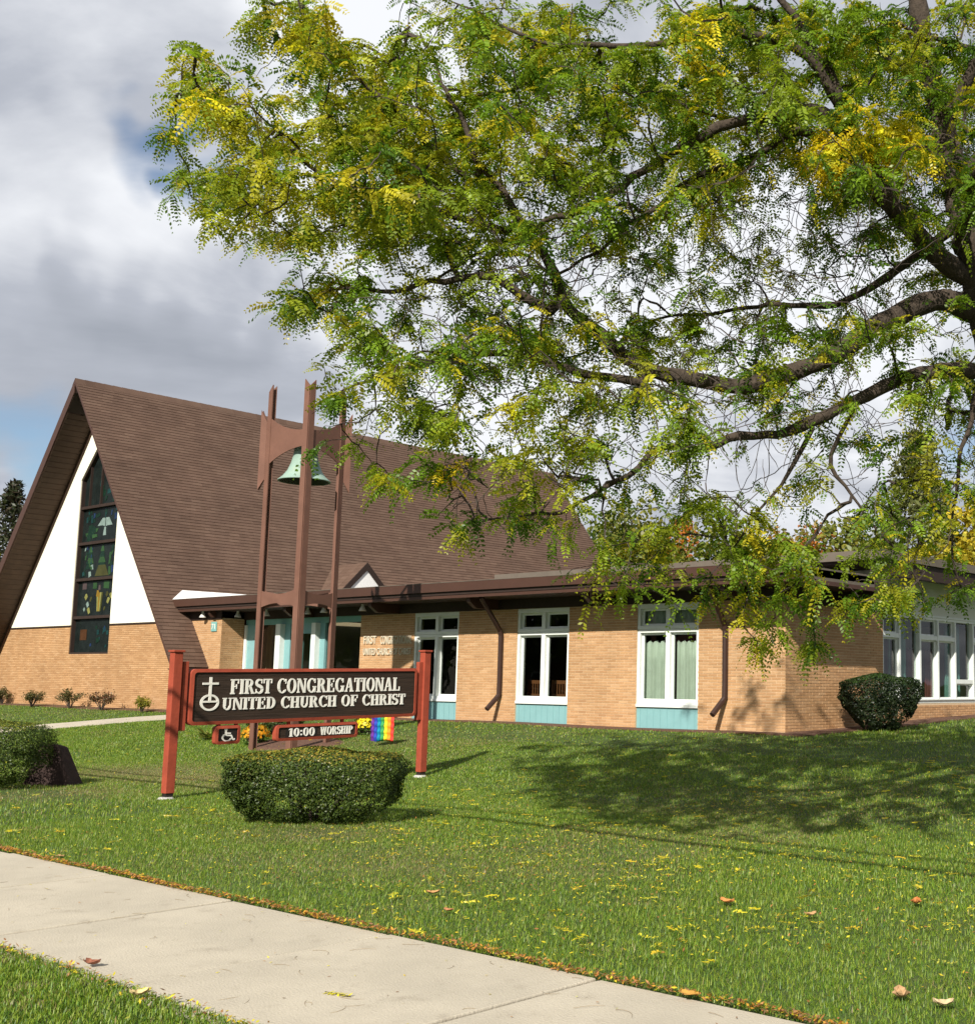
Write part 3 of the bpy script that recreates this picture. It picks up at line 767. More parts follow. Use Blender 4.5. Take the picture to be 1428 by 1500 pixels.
# gable wall
TW = TV+0.02
TWR = 0.18
def gz(x): return min(AZ-TW-SL*(AX-x), AZ-TWR-SL*(x-AX))
def glim(off): return lambda za, zb: (AX-(AZ-TW-zb)/SL+off, AX+(AZ-TW-zb)/SL-off)
SW0, SW1 = -40.33, -37.73
SZ0, SZS = 2.27, 7.94
b = MB()
def gpoly(x_list, zlo, zhi_fn, y=GY0, th=0.25):
    pts = [(x, zlo) for x in (x_list[0], x_list[-1])]+[(x, zhi_fn(x)) for x in x_list[::-1]]
    b.prism(pts, lambda u, v, d: (u, d, v), y+th, y)
LX = AX-(AZ-TW-GB)/SL; RXg = AX+(AZ-TWR-GB)/SL
zt = 3.16
gpoly([LX+0.02, AX-(AZ-TW-zt)/SL, SW0], GB-0.1, lambda x: min(zt, max(gz(x), GB)))
gpoly([SW1, AX+(AZ-TWR-zt)/SL, -31.75], GB-0.1, lambda x: min(zt, max(gz(x), GB)))
b.box(SW0+0.001, SW1-0.001, GY0, GY0+0.25, GB-0.1, SZ0)
gw = b.build('wall', M['mortar_dark'], church)
brick_wall(gw, (0, GY0, 0), (1, 0, 0), (0, -1, 0), LX, -31.75, GB-0.03, 3.15, [(SW0, SW1, SZ0, 20)], 300, 'gable', limits=lambda za, zb: (AX-(AZ-TW-zb)/SL, min(AX+(AZ-TWR-zb)/SL, -31.75)))
b = MB()
def wz(x): return SZS+1.02*(1.2-abs(x-AX)) if abs(x-AX) < 1.25 else SZS
gpoly([AX-(AZ-TW-3.2)/SL+0.01, SW0], 3.2, gz, GY0-0.012)
gpoly([SW1, AX+(AZ-TWR-3.2)/SL-0.01], 3.2, gz, GY0-0.012)
pk = SZS+1.05*(AX-SW0)
b.prism([(SW0, SZS), (AX, pk), (SW1, SZS-0.12), (SW1, gz(SW1)), (AX, gz(AX)), (SW0, gz(SW0))], lambda u, v, d: (u, d, v), GY0+0.238, GY0-0.012)
b.build('stucco_panel', M['stucco'], church)
b = MB(); b.box(LX+1.9, SW0-0.001, GY0-0.03, GY0, 3.152, 3.199); b.box(SW1+0.001, -33.5, GY0-0.03, GY0, 3.152, 3.199); b.build('ledge', M['brown_dark'], church)
b = MB()
for s_, tw_, wd_ in ((1, TWR, 0.05), (-1, TW, 0.14)):
    pts = [(AX+s_*(AZ-tw_-GB)/SL, GB), (AX, AZ-tw_), (AX, AZ-tw_-wd_), (AX+s_*(AZ-tw_-wd_-GB)/SL, GB)]
    b.prism(pts if s_ < 0 else pts[::-1], lambda u, v, d: (u, d, v), GY0-0.013, GY0-0.075)
b.build('rake_trim', M['brown'], church)
# rear closing wall
b = MB(); b.prism([(LX, GB), (RXg, GB), (AX, AZ-TW)], lambda u, v, d: (u, d, v), RY1-0.3, RY1-0.5); b.build('back_wall', M['stucco'], church)
# stained glass window
GYW = GY0+0.14
b = MB(); fw = 0.06
b.box(SW0, SW0+fw, GY0+0.02, GY0+0.2, SZ0, SZS); b.box(SW1-fw, SW1, GY0+0.02, GY0+0.2, SZ0, SZS-0.12)
b.box(SW0+fw, SW1-fw, GY0+0.02, GY0+0.2, SZ0, SZ0+fw)
bars = [3.44, 4.66, 5.83, 7.01]
for z in bars: b.box(SW0+fw, SW1-fw, GY0+0.03, GY0+0.19, z-0.045, z+0.045)
b.prism([(SW0, SZS), (AX, pk), (AX, pk-0.11), (SW0+fw, SZS-0.02)], lambda u, v, d: (u, d, v), GY0+0.2, GY0+0.02)
b.prism([(AX, pk), (SW1, SZS-0.12), (SW1-fw, SZS-0.14), (AX, pk-0.11)], lambda u, v, d: (u, d, v), GY0+0.2, GY0+0.02)
b.box(AX-0.02, AX+0.02, GY0+0.06, GY0+0.16, 7.06, pk-0.1); b.box(AX-0.76, AX-0.735, GY0+0.06, GY0+0.16, 7.06, 8.45)
sw_fr = b.build('stained_window', M['brown_dark'], church)
M['dark_glass'] = mat('leaded_dark_glass', (0.010, 0.014, 0.013), 0.25, 0.4, 3, spec=0.07)
lev = [SZ0+fw]+bars
for i, z in enumerate(lev):
    z1 = lev[i+1] if i+1 < len(lev) else None
    if z1: pane(sw_fr, [(SW0+fw, GYW, z), (SW1-fw, GYW, z), (SW1-fw, GYW, z1), (SW0+fw, GYW, z1)], M['dark_glass'])
    else:
        b = MB(); b.prism([(SW0+fw, z), (SW1-fw, z), (SW1-fw, SZS-0.14), (AX, pk-0.1), (SW0+fw, SZS-0.02)], lambda u, v, d: (u, d, v), GYW+0.01, GYW-0.006); b.build('pane', M['dark_glass'], sw_fr)
GC = {'green': (0.05, 0.13, 0.045), 'deep': (0.015, 0.05, 0.03), 'blue': (0.03, 0.06, 0.16), 'pale': (0.38, 0.52, 0.47), 'yellow': (0.40, 0.40, 0.12), 'gold': (0.40, 0.24, 0.03), 'amber': (0.12, 0.05, 0.02), 'rose': (0.14, 0.10, 0.10), 'olive': (0.10, 0.10, 0.03), 'teal': (0.02, 0.08, 0.08)}
for k, c in GC.items(): M['gl_'+k] = mat('glass_'+k, tuple(x*0.46 for x in c), 0.25, 0.25, 4, spec=0.08)
gi = 0
def gp(colr, pts):
    "one cut piece of glass; pts in window units: u from the left edge, absolute z"
    global gi; gi += 1
    b = MB(); d = GYW-0.008-0.0006*(gi % 17)
    b.prism([(SW0+u, z) for u, z in pts], lambda u, v, dd: (u, dd, v), GYW-0.002, d); b.build('glass_piece', M['gl_'+colr], sw_fr)
WW = SW1-SW0
rr = random.Random(5)
# descending white form
gp('pale', [(1.05, 6.38), (1.35, 6.62), (1.55, 6.62), (1.52, 6.34), (1.38, 6.38)]); gp('pale', [(1.57, 6.62), (1.78, 6.62), (2.02, 6.36), (1.72, 6.36), (1.58, 6.34)])
gp('pale', [(1.50, 6.32), (1.60, 6.32), (1.64, 6.05), (1.44, 6.05)])
def shards(n, u0, u1, z0, z1, cols, w, h):
    for _ in range(n):
        u = rr.uniform(u0, u1); z = rr.uniform(z0, z1); a = rr.uniform(0.5, 1)*w; c = rr.uniform(0.5, 1)*h; k = rr.uniform(-0.5, 0.5)*a
        gp(rr.choice(cols), [(u-a/2, z-c/2), (u+a/2+k, z-c/2*rr.uniform(0.4, 1)), (u+a/2, z+c/2), (u-a/2-k*0.6, z+c/2*rr.uniform(0.5, 1))])
shards(16, 0.3, 2.3, 6.55, 6.9, ['deep', 'teal', 'blue', 'deep'], 0.14, 0.22)
shards(10, 0.25, 1.0, 5.95, 6.35, ['green', 'deep'], 0.3, 0.22)
shards(8, 0.3, 2.2, 7.2, 7.9, ['deep', 'teal'], 0.22, 0.3)
for u in (1.5, 0.72):
    for k in range(4): gp('green' if k % 2 else 'deep', [(u-0.30+k*0.06, 5.0+k*0.18), (u+0.30-k*0.06, 5.0+k*0.18), (u, 5.42+k*0.14)])
gp('olive', [(1.10, 4.75), (2.0, 4.75), (1.75, 5.1), (1.3, 5.1)])
shards(22, 0.25, 1.0, 4.8, 5.7, ['blue', 'teal', 'green', 'pale', 'deep'], 0.12, 0.2)
shards(10, 1.9, 2.35, 4.8, 5.7, ['green', 'deep', 'blue'], 0.2, 0.3)
# figure panel: tall yellow folds between leaf shapes
for du, cl in ((-0.17, 'yellow'), (-0.06, 'gold'), (0.05, 'yellow'), (0.15, 'olive')):
    gp(cl, [(1.5+du*0.6, 3.62), (1.5+du*0.6+0.07, 3.62), (1.5+du+0.10, 4.22), (1.5+du, 4.22)])
gp('gold', [(1.30, 4.1), (1.44, 4.08), (1.46, 4.28), (1.34, 4.3)]); gp('rose', [(1.42, 4.30), (1.56, 4.30), (1.54, 4.46), (1.44, 4.46)])
for u, z in ((0.75, 3.85), (0.95, 4.02), (0.62, 4.1), (0.85, 3.65), (0.55, 3.7), (1.88, 3.7), (2.1, 3.95), (2.25, 4.1), (2.0, 4.15)):
    s_ = rr.uniform(0.06, 0.12); k = rr.uniform(-0.06, 0.06)
    gp(rr.choice(['yellow', 'yellow', 'olive', 'pale']), [(u-s_, z+k), (u, z-s_), (u+s_, z-k), (u+s_*0.3, z+s_), (u-s_*0.4, z+s_*0.9)])
gp('rose', [(0.35, 4.35), (0.62, 4.35), (0.62, 4.56), (0.35, 4.56)]); gp('green', [(1.75, 4.35), (2.1, 4.32), (2.1, 4.58), (1.75, 4.58)]); gp('green', [(1.05, 4.35), (1.3, 4.35), (1.3, 4.55), (1.05, 4.55)])
gp('amber', [(0.42, 2.72), (0.85, 2.72), (0.85, 3.06), (0.42, 3.06)])
shards(10, 1.0, 2.2, 2.5, 3.3, ['deep', 'teal', 'blue'], 0.16, 0.2)
# courses of shingles on the near slope; nearest ones single, the rest one part
EXP, SWD = 0.132, 0.33
sl_len = math.hypot((AZ-EZ)/SL, AZ-EZ); nrow = int(sl_len/EXP)
ux, uz = -1/SL/math.hypot(1/SL, 1), 1/math.hypot(1/SL, 1)     # up the slope
nx_, nz_ = uz, -ux                                            # outwards
def shingle(b, x, y, z, w, up=EXP*1.12):
    "one tab: thick butt at the bottom, tapering under the course above"
    b.rnd(random.uniform(0.001, 0.999)); g = 0.0025; t = 0.018
    A = [(x, y+g, z), (x, y+w-g, z), (x+ux*up, y+w-g, z+uz*up), (x+ux*up, y+g, z+uz*up)]
    T = [(A[0][0]+nx_*t, A[0][1], A[0][2]+nz_*t), (A[1][0]+nx_*t, A[1][1], A[1][2]+nz_*t), (A[2][0]+nx_*0.002, A[2][1], A[2][2]+nz_*0.002), (A[3][0]+nx_*0.002, A[3][1], A[3][2]+nz_*0.002)]
    k = b.verts(A+T); b.f += [(k+4, k+5, k+6, k+7), (k, k+1, k+5, k+4), (k+1, k+2, k+6, k+5), (k+3, k, k+4, k+7)]
cells = []
for r_ in range(nrow):
    s_ = r_*EXP; x = AX+(AZ-EZ)/SL+ux*s_; z = EZ+uz*s_
    y = RY0-0.01; y += -SWD*((r_*0.37) % 1.0); 
    while y < RY1:
        ya, yb = max(y, RY0-0.01), min(y+SWD, RY1)
        if yb-ya > 0.04 and not (z < 3.35 and ya > 18.35): cells.append((x, ya, z, yb-ya))
        y += SWD
cells.sort(key=lambda c: (c[0]-CAM[0])**2+(c[1]-CAM[1])**2+(c[2]-CAM[2])**2)
one = MB(); shingle(one, 0, 0, 0, SWD); one.r = [0]*len(one.r); rest = MB(); first = None; cnt = 0
for c in cells:
    if cnt < 300 and abs(c[3]-SWD) < 1e-6:
        if first is None: first = one.build('shingle', M['shingle'], None); first.parent = aroof; o = first
        else: o = copy_part(first, (0, 0, 0), aroof)
        w = wloc(aroof); o.location = (c[0]-w[0], c[1]-w[1], c[2]-w[2]+random.uniform(0, 0.003)); cnt += 1
    else: shingle(rest, *c)
rest.build('shingles', M['shingle'], aroof, kind='stuff')
b = MB()
y = RY0
while y < RY1-0.05:
    b.rnd(random.uniform(0.01, 0.99)); y1 = min(y+0.3, RY1)
    for s_ in (1, -1):
        P = [(AX+s_*0.004, y, AZ+0.035), (AX+s_*0.16, y, AZ+0.03-0.16*SL), (AX+s_*0.16, y1, AZ+0.022-0.16*SL), (AX+s_*0.004, y1, AZ+0.027)]
        Q = [(px, py, pz-0.02) for px, py, pz in P]
        b.hexa(Q+P)
    y += 0.3
b.build('ridge_cap', M['shingle'], aroof)
b = MB(); P = [slope_pt(-1, EZ, RY0), slope_pt(-1, AZ, RY0), slope_pt(-1, AZ, RY1), slope_pt(-1, EZ, RY1)]; b.poly(P[::-1]); b.build('far_slope', M['shingle'], aroof)
# small gabled dormer over the entrance roof
DX, DY, DZ = -33.0, 24.05, 5.33; DH = 1.25; dsl = 1.02
def dpt(s_, k, x): return (x, DY+s_*k, DZ-dsl*k)
b = MB()
for s_ in (1, -1):
    k1 = 1.35
    xa, xb = aframe_x(DZ)-0.1, aframe_x(DZ-dsl*k1)-0.3
    P = [(DX+0.14, DY, DZ), dpt(s_, k1, DX+0.14), dpt(s_, k1, xb-0.2), (xa-0.2, DY, DZ)]
    Q = [(x, y, z-0.14) for x, y, z in P]
    b.hexa(Q+P if s_ > 0 else Q[::-1]+P[::-1])
dm = b.build('dormer', M['brown_dark'], church)
b = MB()
for s_ in (1, -1):
    for r_ in range(12):
        k0 = 1.36-r_*0.115; k1 = k0-0.13
        y = aframe_x(DZ-dsl*k0)-0.15; 
        x = DX+0.15
        while x > y:
            x1 = max(x-0.33, y); b.rnd(random.uniform(0.01, 0.99))
            k1c = max(k1, 0.0)
            P = [(x, DY+s_*k0, DZ-dsl*k0+0.022), (x1+0.006, DY+s_*k0, DZ-dsl*k0+0.022), (x1+0.006, DY+s_*k1c, DZ-dsl*k1c+0.006), (x, DY+s_*k1c, DZ-dsl*k1c+0.006)]
            Q = [(p[0], p[1], p[2]-0.02) for p in P]
            b.hexa(Q+P if s_ < 0 else Q[::-1]+P[::-1]); x = x1
b.build('shingles', M['shingle'], dm, kind='stuff')
b = MB(); b.prism([(DY-1.2, DZ-dsl*1.2-0.14), (DY+1.2, DZ-dsl*1.2-0.14), (DY, DZ-0.14)], lambda u, v, d: (d, u, v), DX+0.08, DX+0.142); b.build('gable_panel', M['white_mem'], dm)
b = MB()
for s_ in (1, -1):
    pts = [(DY, DZ+0.01), (DY+s_*1.37, DZ-dsl*1.37+0.01), (DY+s_*1.37, DZ-dsl*1.37-0.22), (DY, DZ-0.24)]
    b.prism(pts, lambda u, v, d: (d, u, v), DX+0.145, DX+0.18)
b.build('rake_board', M['brown_dark'], dm)

# ------------------------------------------------------------------ church sign
SX = -15.6
P0 = on_ground(255, 1172); P1 = (-15.62, 12.50)
sign = thing('church_sign', 'carved dark brown church sign between two brick-red posts on the lawn', 'sign', (SX, 10.5, 0.0))
def sign_post(x, y, ztop, hw=0.062):
    z0 = float(ground_z(x, y))-0.05
    b = MB(); b.box(x-hw, x+hw, y-hw, y+hw, z0+0.12, ztop-0.03)
    o = b.build('post', M['red'], sign, bevel=0.008)
    b = MB(); b.box(x-hw-0.018, x+hw+0.018, y-hw-0.018, y+hw+0.018, ztop-0.03, ztop); b.build('cap', M['red'], o, bevel=0.006)
    b = MB(); b.box(x-hw+0.012, x+hw-0.012, y-hw+0.012, y+hw-0.012, z0-0.05, z0+0.12); b.build('bracket', M['black'], o)
    b = MB(); b.lathe([(0.0, 0.075), (0.085, 0.072), (0.115, 0.045), (0.13, -0.05)], 14, (x+0.02, y-0.03, z0)); b.build('footing', M['concrete'], o)
    return o
sign_post(SX, 8.46, 1.95); sign_post(SX, 12.62, 2.06)
TLT = 0.018
def sm(u, v, d): return (SX+d, u, v+(u-8.6)*TLT)        # board space: u along the road-facing side, v up, d outwards
def rrect(u0, u1, v0, v1, r_, n=5):
    pts = []
    for cx_, cy_, a0 in ((u1-r_, v1-r_, 0), (u0+r_, v1-r_, 90), (u0+r_, v0+r_, 180), (u1-r_, v0+r_, 270)):
        for k in range(n+1):
            a = math.radians(a0+90*k/n); pts.append((cx_+r_*math.cos(a), cy_+r_*math.sin(a)))
    return pts
def framed(parent, name, u0, u1, v0, v1, d0, d1, fw_, r_, mt_in):
    b = MB(); b.prism(rrect(u0+fw_*0.5, u1-fw_*0.5, v0+fw_*0.5, v1-fw_*0.5, r_), sm, d0+0.01, d1-0.018)
    o = b.build(name, mt_in, parent)
    outer, inner = rrect(u0, u1, v0, v1, r_), rrect(u0+fw_, u1-fw_, v0+fw_, v1-fw_, max(r_-fw_*0.6, 0.012))
    b = MB(); n = len(outer)
    for i in range(n):
        j = (i+1) % n
        for dA, dB in ((d1, d1),):
            b.poly([sm(*outer[i], d1-0.008), sm(*outer[j], d1-0.008), sm(*inner[j], d1), sm(*inner[i], d1)])
        b.poly([sm(*inner[i], d1), sm(*inner[j], d1), sm(*inner[j], d1-0.03), sm(*inner[i], d1-0.03)])
        b.poly([sm(*outer[j], d1-0.008), sm(*outer[i], d1-0.008), sm(*outer[i], d0), sm(*outer[j], d0)])
        b.poly([sm(*outer[j], d0), sm(*outer[i], d0), sm(*inner[i], d0), sm(*inner[j], d0)])
    b.build('frame', M['red'], o)
    return o
BU0, BU1, BV0, BV1 = 8.66, 12.44, 0.945, 1.70
board = framed(sign, 'board', BU0, BU1, BV0, BV1, -0.05, 0.055, 0.045, 0.07, M['board'])
for u in (8.59, 12.52):
    MB().prism([(u-0.04, 0.88), (u+0.04, 0.88), (u+0.04, 1.80), (u-0.04, 1.80)], sm, -0.05, 0.03).build('batten', M['red'], sign, bevel=0.006)

# bold serif capitals drawn as convex pieces in a unit cap height
def arc(cx_, cy_, rx, ry, a0, a1, tx, ty, n=14):
    "elliptic band, tx thick at the sides and ty thick at top and bottom"
    out = []
    for i in range(n):
        q = []
        for a in (a0+(a1-a0)*i/n, a0+(a1-a0)*(i+1)/n):
            c, s = math.cos(math.radians(a)), math.sin(math.radians(a))
            q.append(((cx_+rx*c, cy_+ry*s), (cx_+(rx-tx)*c, cy_+(ry-ty)*s)))
        out.append([q[0][0], q[1][0], q[1][1], q[0][1]])
    return out
S_, T_, H_ = 0.21, 0.085, 0.065
def R_(x0, x1, y0, y1): return [[(x0, y0), (x1, y0), (x1, y1), (x0, y1)]]
def stem(x, bot=True, top=True, w=S_, y0=0, y1=1):
    o = R_(x, x+w, y0, y1)
    if bot: o += R_(x-H_, x+w+H_, y0, y0+T_)
    if top: o += R_(x-H_, x+w+H_, y1-T_, y1)
    return o
def diag(x0, x1, w, y0=0.0, y1=1.0): return [[(x0, y0), (x0+w, y0), (x1+w, y1), (x1, y1)]]
def foot(x, w, y): return R_(x-H_, x+w+H_, y, y+T_)
def stroke(path, wid):
    out = []
    P = np.array(path, float); t = norm(np.gradient(P, axis=0)); n_ = np.stack([-t[:, 1], t[:, 0]], -1)
    A, B = P+n_*np.array(wid)[:, None]/2, P-n_*np.array(wid)[:, None]/2
    for i in range(len(P)-1): out.append([tuple(B[i]), tuple(B[i+1]), tuple(A[i+1]), tuple(A[i])])
    return out
def s_path():
    pts = []
    for k in range(11):
        a = math.radians(30+k*(240/10.0)); pts.append((0.33+0.23*math.cos(a), 0.735+0.215*math.sin(a)))
    for k in range(1, 12):
        a = math.radians(90-k*(240/11.0)); pts.append((0.33+0.25*math.cos(a), 0.265+0.225*math.sin(a)))
    n = len(pts); w = [0.10+0.12*math.sin(PI*min(1, max(0, (i-2)/(n-5)))) for i in range(n)]
    return stroke(pts, w)
G = {
 'I': (stem(0.1), 0.41), 'F': (stem(0.1)+R_(0.3, 0.68, 1-T_, 1)+R_(0.60, 0.68, 0.70, 1-T_)+R_(0.3, 0.52, 0.47, 0.55)+R_(0.47, 0.53, 0.36, 0.66), 0.74),
 'E': (stem(0.1)+R_(0.3, 0.68, 1-T_, 1)+R_(0.60, 0.68, 0.72, 1-T_)+R_(0.3, 0.52, 0.47, 0.55)+R_(0.47, 0.53, 0.36, 0.66)+R_(0.3, 0.72, 0, T_)+R_(0.64, 0.72, T_, 0.30), 0.79),
 'L': (stem(0.1)+R_(0.3, 0.70, 0, T_)+R_(0.62, 0.70, T_, 0.32), 0.75),
 'T': (stem(0.27, True, False)+R_(0.03, 0.72, 1-T_, 1)+R_(0.03, 0.10, 0.70, 1-T_)+R_(0.65, 0.72, 0.70, 1-T_), 0.75),
 'H': (stem(0.1)+stem(0.56)+R_(0.3, 0.57, 0.46, 0.55), 0.88),
 'U': (stem(0.1, False, True, y0=0.33)+stem(0.60, False, True, w=0.10, y0=0.33)+arc(0.40, 0.34, 0.30, 0.36, 180, 360, 0.16, 0.13), 0.83),
 'N': (stem(0.1, True, False, w=0.10)+stem(0.68, False, True, w=0.10)+diag(0.58, 0.10, 0.20)+R_(0.02, 0.28, 1-T_, 1), 0.88),
 'A': (diag(0.10, 0.36, 0.09)+diag(0.56, 0.33, 0.22)+R_(0.24, 0.62, 0.30, 0.38)+foot(0.10, 0.09, 0)+foot(0.57, 0.20, 0), 0.89),
 'W': (diag(0.24, 0.06, 0.20)+diag(0.26, 0.52, 0.09)+diag(0.66, 0.46, 0.20)+diag(0.68, 0.92, 0.09)+foot(0.06, 0.18, 1-T_)+foot(0.46, 0.16, 1-T_)+foot(0.92, 0.08, 1-T_), 1.08),
 'D': (stem(0.1)+arc(0.33, 0.5, 0.44, 0.5, -90, 90, 0.21, T_), 0.84),
 'P': (stem(0.1)+arc(0.36, 0.73, 0.34, 0.27, -90, 90, 0.20, T_)+R_(0.3, 0.37, 0.46, 0.54)+R_(0.3, 0.37, 1-T_, 1), 0.75),
 'R': (stem(0.1)+arc(0.36, 0.74, 0.33, 0.26, -90, 90, 0.20, T_)+R_(0.3, 0.37, 0.48, 0.56)+R_(0.3, 0.37, 1-T_, 1)+diag(0.60, 0.36, 0.20, 0, 0.50)+R_(0.58, 0.86, 0, T_), 0.88),
 'O': (arc(0.44, 0.5, 0.40, 0.52, 0, 360, 0.20, T_, 26), 0.88),
 'C': (arc(0.44, 0.5, 0.40, 0.52, 42, 318, 0.20, T_, 20)+R_(0.70, 0.77, 0.66, 0.98)+R_(0.70, 0.76, 0.10, 0.26), 0.82),
 'G': (arc(0.44, 0.5, 0.40, 0.52, 42, 322, 0.20, T_, 20)+R_(0.68, 0.75, 0.68, 0.98)+R_(0.60, 0.80, 0.02, 0.42)+R_(0.54, 0.86, 0.37, 0.45), 0.90),
 'S': (s_path()+R_(0.50, 0.56, 0.70, 0.98)+R_(0.06, 0.12, 0.02, 0.32), 0.66),
 '0': (arc(0.30, 0.5, 0.27, 0.52, 0, 360, 0.16, T_, 22), 0.62), '1': (stem(0.18, True, False)+[[(0.04, 0.80), (0.19, 0.86), (0.19, 1.0)]], 0.54),
 ':': (R_(0.09, 0.24, 0.12, 0.30)+R_(0.09, 0.24, 0.56, 0.74), 0.34), ' ': ([], 0.42)}
def serif_line(text, parent, u0, u1, v0, h, d, mt=None, bold=1.0):
    tot = sum(G[c][1] for c in text); s = (u1-u0)/tot
    b = MB(); x = 0; k = 0
    for ch in text+' ':
        if ch == ' ' and b.f:
            b.build('lettering', mt or M['white'], parent); b = MB()
        for poly in G[ch][0]:
            a = sum(poly[i][0]*poly[(i+1) % len(poly)][1]-poly[(i+1) % len(poly)][0]*poly[i][1] for i in range(len(poly)))
            if a < 0: poly = poly[::-1]
            k += 1
            b.prism([(u0+(x+p[0])*s, v0+p[1]*h) for p in poly], sm, d-0.002, d+0.011+0.00035*(k % 9))
        x += G[ch][1]

FD = 0.037
serif_line('FIRST CONGREGATIONAL', board, 9.235, 12.11, 1.352, 0.205, FD)
serif_line('UNITED CHURCH OF CHRIST', board, 9.13, 12.22, 1.138, 0.165, FD)
# emblem: a cross standing on a crowned orb
b = MB()
for q in arc(8.945, 1.245, 0.138, 0.112, 0, 360, 0.034, 0.026, 30): b.prism(q[::-1], sm, FD-0.002, FD+0.012)
b.prism([(8.83, 1.245), (9.06, 1.245), (9.06, 1.270), (8.83, 1.270)], sm, FD-0.002, FD+0.0135)
b.prism([(8.927, 1.271), (8.963, 1.271), (8.963, 1.588), (8.927, 1.588)], sm, FD-0.002, FD+0.0128)
b.prism([(8.83, 1.487), (9.06, 1.487), (9.06, 1.515), (8.83, 1.515)], sm, FD-0.002, FD+0.0142)
b.build('emblem', M['white'], board)
# hanging panels
acc = framed(sign, 'access_panel', 9.06, 9.43, 0.672, 0.925, -0.04, 0.05, 0.04, 0.045, M['black'])
b = MB(); d = 0.032
def cap_line(p, q, w, d1):
    p, q = np.array(p), np.array(q); t = (q-p)/np.linalg.norm(q-p); n_ = np.array([-t[1], t[0]])*w/2
    b.prism([tuple(p-n_), tuple(q-n_), tuple(q+n_), tuple(p+n_)], sm, d-0.003, d1)
au, av = 9.245, 0.79
b.prism([(au-0.03+0.024*math.cos(a), av+0.083+0.020*math.sin(a)) for a in np.linspace(0, 2*PI, 13)[:-1]], sm, d-0.003, d+0.006)
cap_line((au-0.030, av+0.058), (au-0.022, av-0.002), 0.026, d+0.0066); cap_line((au-0.025, av+0.032), (au+0.045, av+0.028), 0.018, d+0.0072)
cap_line((au-0.022, av+0.002), (au+0.050, av-0.002), 0.020, d+0.0078); cap_line((au+0.050, av+0.002), (au+0.082, av-0.064), 0.020, d+0.0084)
cap_line((au+0.080, av-0.062), (au+0.108, av-0.050), 0.017, d+0.009)
for q in arc(au-0.012, av-0.028, 0.074, 0.056, 120, 345, 0.021, 0.017, 16): b.prism(q[::-1], sm, d-0.003, d+0.0096)
b.build('wheelchair_symbol', M['white'], acc)
tim = framed(sign, 'service_time_panel', 9.98, 11.36, 0.672, 0.90, -0.05, 0.05, 0.038, 0.045, M['board'])
b = MB(); b.prism([(10.14, 0.712), (10.66, 0.712), (10.66, 0.858), (10.14, 0.858)], sm, 0.02, 0.0345); b.build('plate', M['black'], tim)
serif_line('10:00', tim, 10.18, 10.62, 0.727, 0.118, 0.034); serif_line('WORSHIP', tim, 10.71, 11.27, 0.729, 0.116, 0.034)
for u in (9.12, 9.38, 10.2, 11.1): MB().prism([(u-0.02, 0.89), (u+0.02, 0.89), (u+0.02, 0.95), (u-0.02, 0.95)], sm, -0.02, 0.02).build('hanger', M['red'], sign)

# ------------------------------------------------------------------ bell tower
TC, TL, TR = np.array([-20.88, 13.73]), np.array([-22.2, 13.66]), np.array([-21.12, 14.77])
TB = float(ground_z(-21.3, 14.0))-0.05; TT = 7.56
tower = thing('bell_tower', 'tall rust-brown steel bell tower of three notched posts with curved plates', 'tower', (-21.4, 14.05, TB))
def flange(p, dirv, w, z0, z1, th=0.022, notch=0.14, name_parent=None, b=None, low_notch=0.0):
    d = np.array(dirv, float); d /= np.linalg.norm(d); n_ = np.array([-d[1], d[0]])
    pts = [(0, z0), (w, z0+low_notch), (w, z1), (0, z1-notch)]
    mp = lambda u, v, t: (p[0]+d[0]*u+n_[0]*t, p[1]+d[1]*u+n_[1]*t, v)
    b.prism(pts, mp, -th/2, th/2)
def unit(a): return a/np.linalg.norm(a)
def post(p, q1, q2, zt, fins=True):
    "angle post: two flanges along the sides towards the neighbours, spread outward into fins round the bell"
    d1, d2 = unit(q1-p), unit(q2-p)
    out = unit(-(d1+d2))
    b = MB()
    flange(p, d1+0.15*out, 0.135, TB, zt, b=b); flange(p+d2*0.012, d2+0.15*out, 0.135, TB, zt, b=b)
    o = b.build('post', M['rust'], tower)
    if not fins: return o
    b = MB()
    flange(p+out*0.004, -d1*0.5+out*0.7, 0.13, 5.62, 7.06, b=b, notch=0.25, low_notch=-0.22)
    flange(p+out*0.012, -d2*0.5+out*0.7, 0.13, 5.62, 7.06, b=b, notch=0.25, low_notch=-0.22)
    b.build('fin', M['rust'], o)
    return o
post(TC, TL, TR, TT, False); post(TL, TC, TR, TT+0.02); post(TR, TL, TC, TT)
def saddle(p, q, z0, z1, sag, th=0.02):
    "plate with bowed-in top and bottom edges between two posts"
    d = q-p; n_ = unit(np.array([-d[1], d[0]])); b = MB(); m_ = 14
    mp = lambda u, v, t: (p[0]+d[0]*u+n_[0]*t, p[1]+d[1]*u+n_[1]*t, v)
    def zt(t): return z1-sag*(1-(2*t-1)**2)
    def zb(t): return z0+sag*(1-(2*t-1)**2)
    e = 0.02
    for k in range(m_):
        a, c = e+(1-2*e)*k/m_, e+(1-2*e)*(k+1)/m_
        b.prism([(a, zb(a)), (c, zb(c)), (c, zt(c)), (a, zt(a))], mp, -th/2, th/2)
    return b.build('plate', M['rust'], tower)
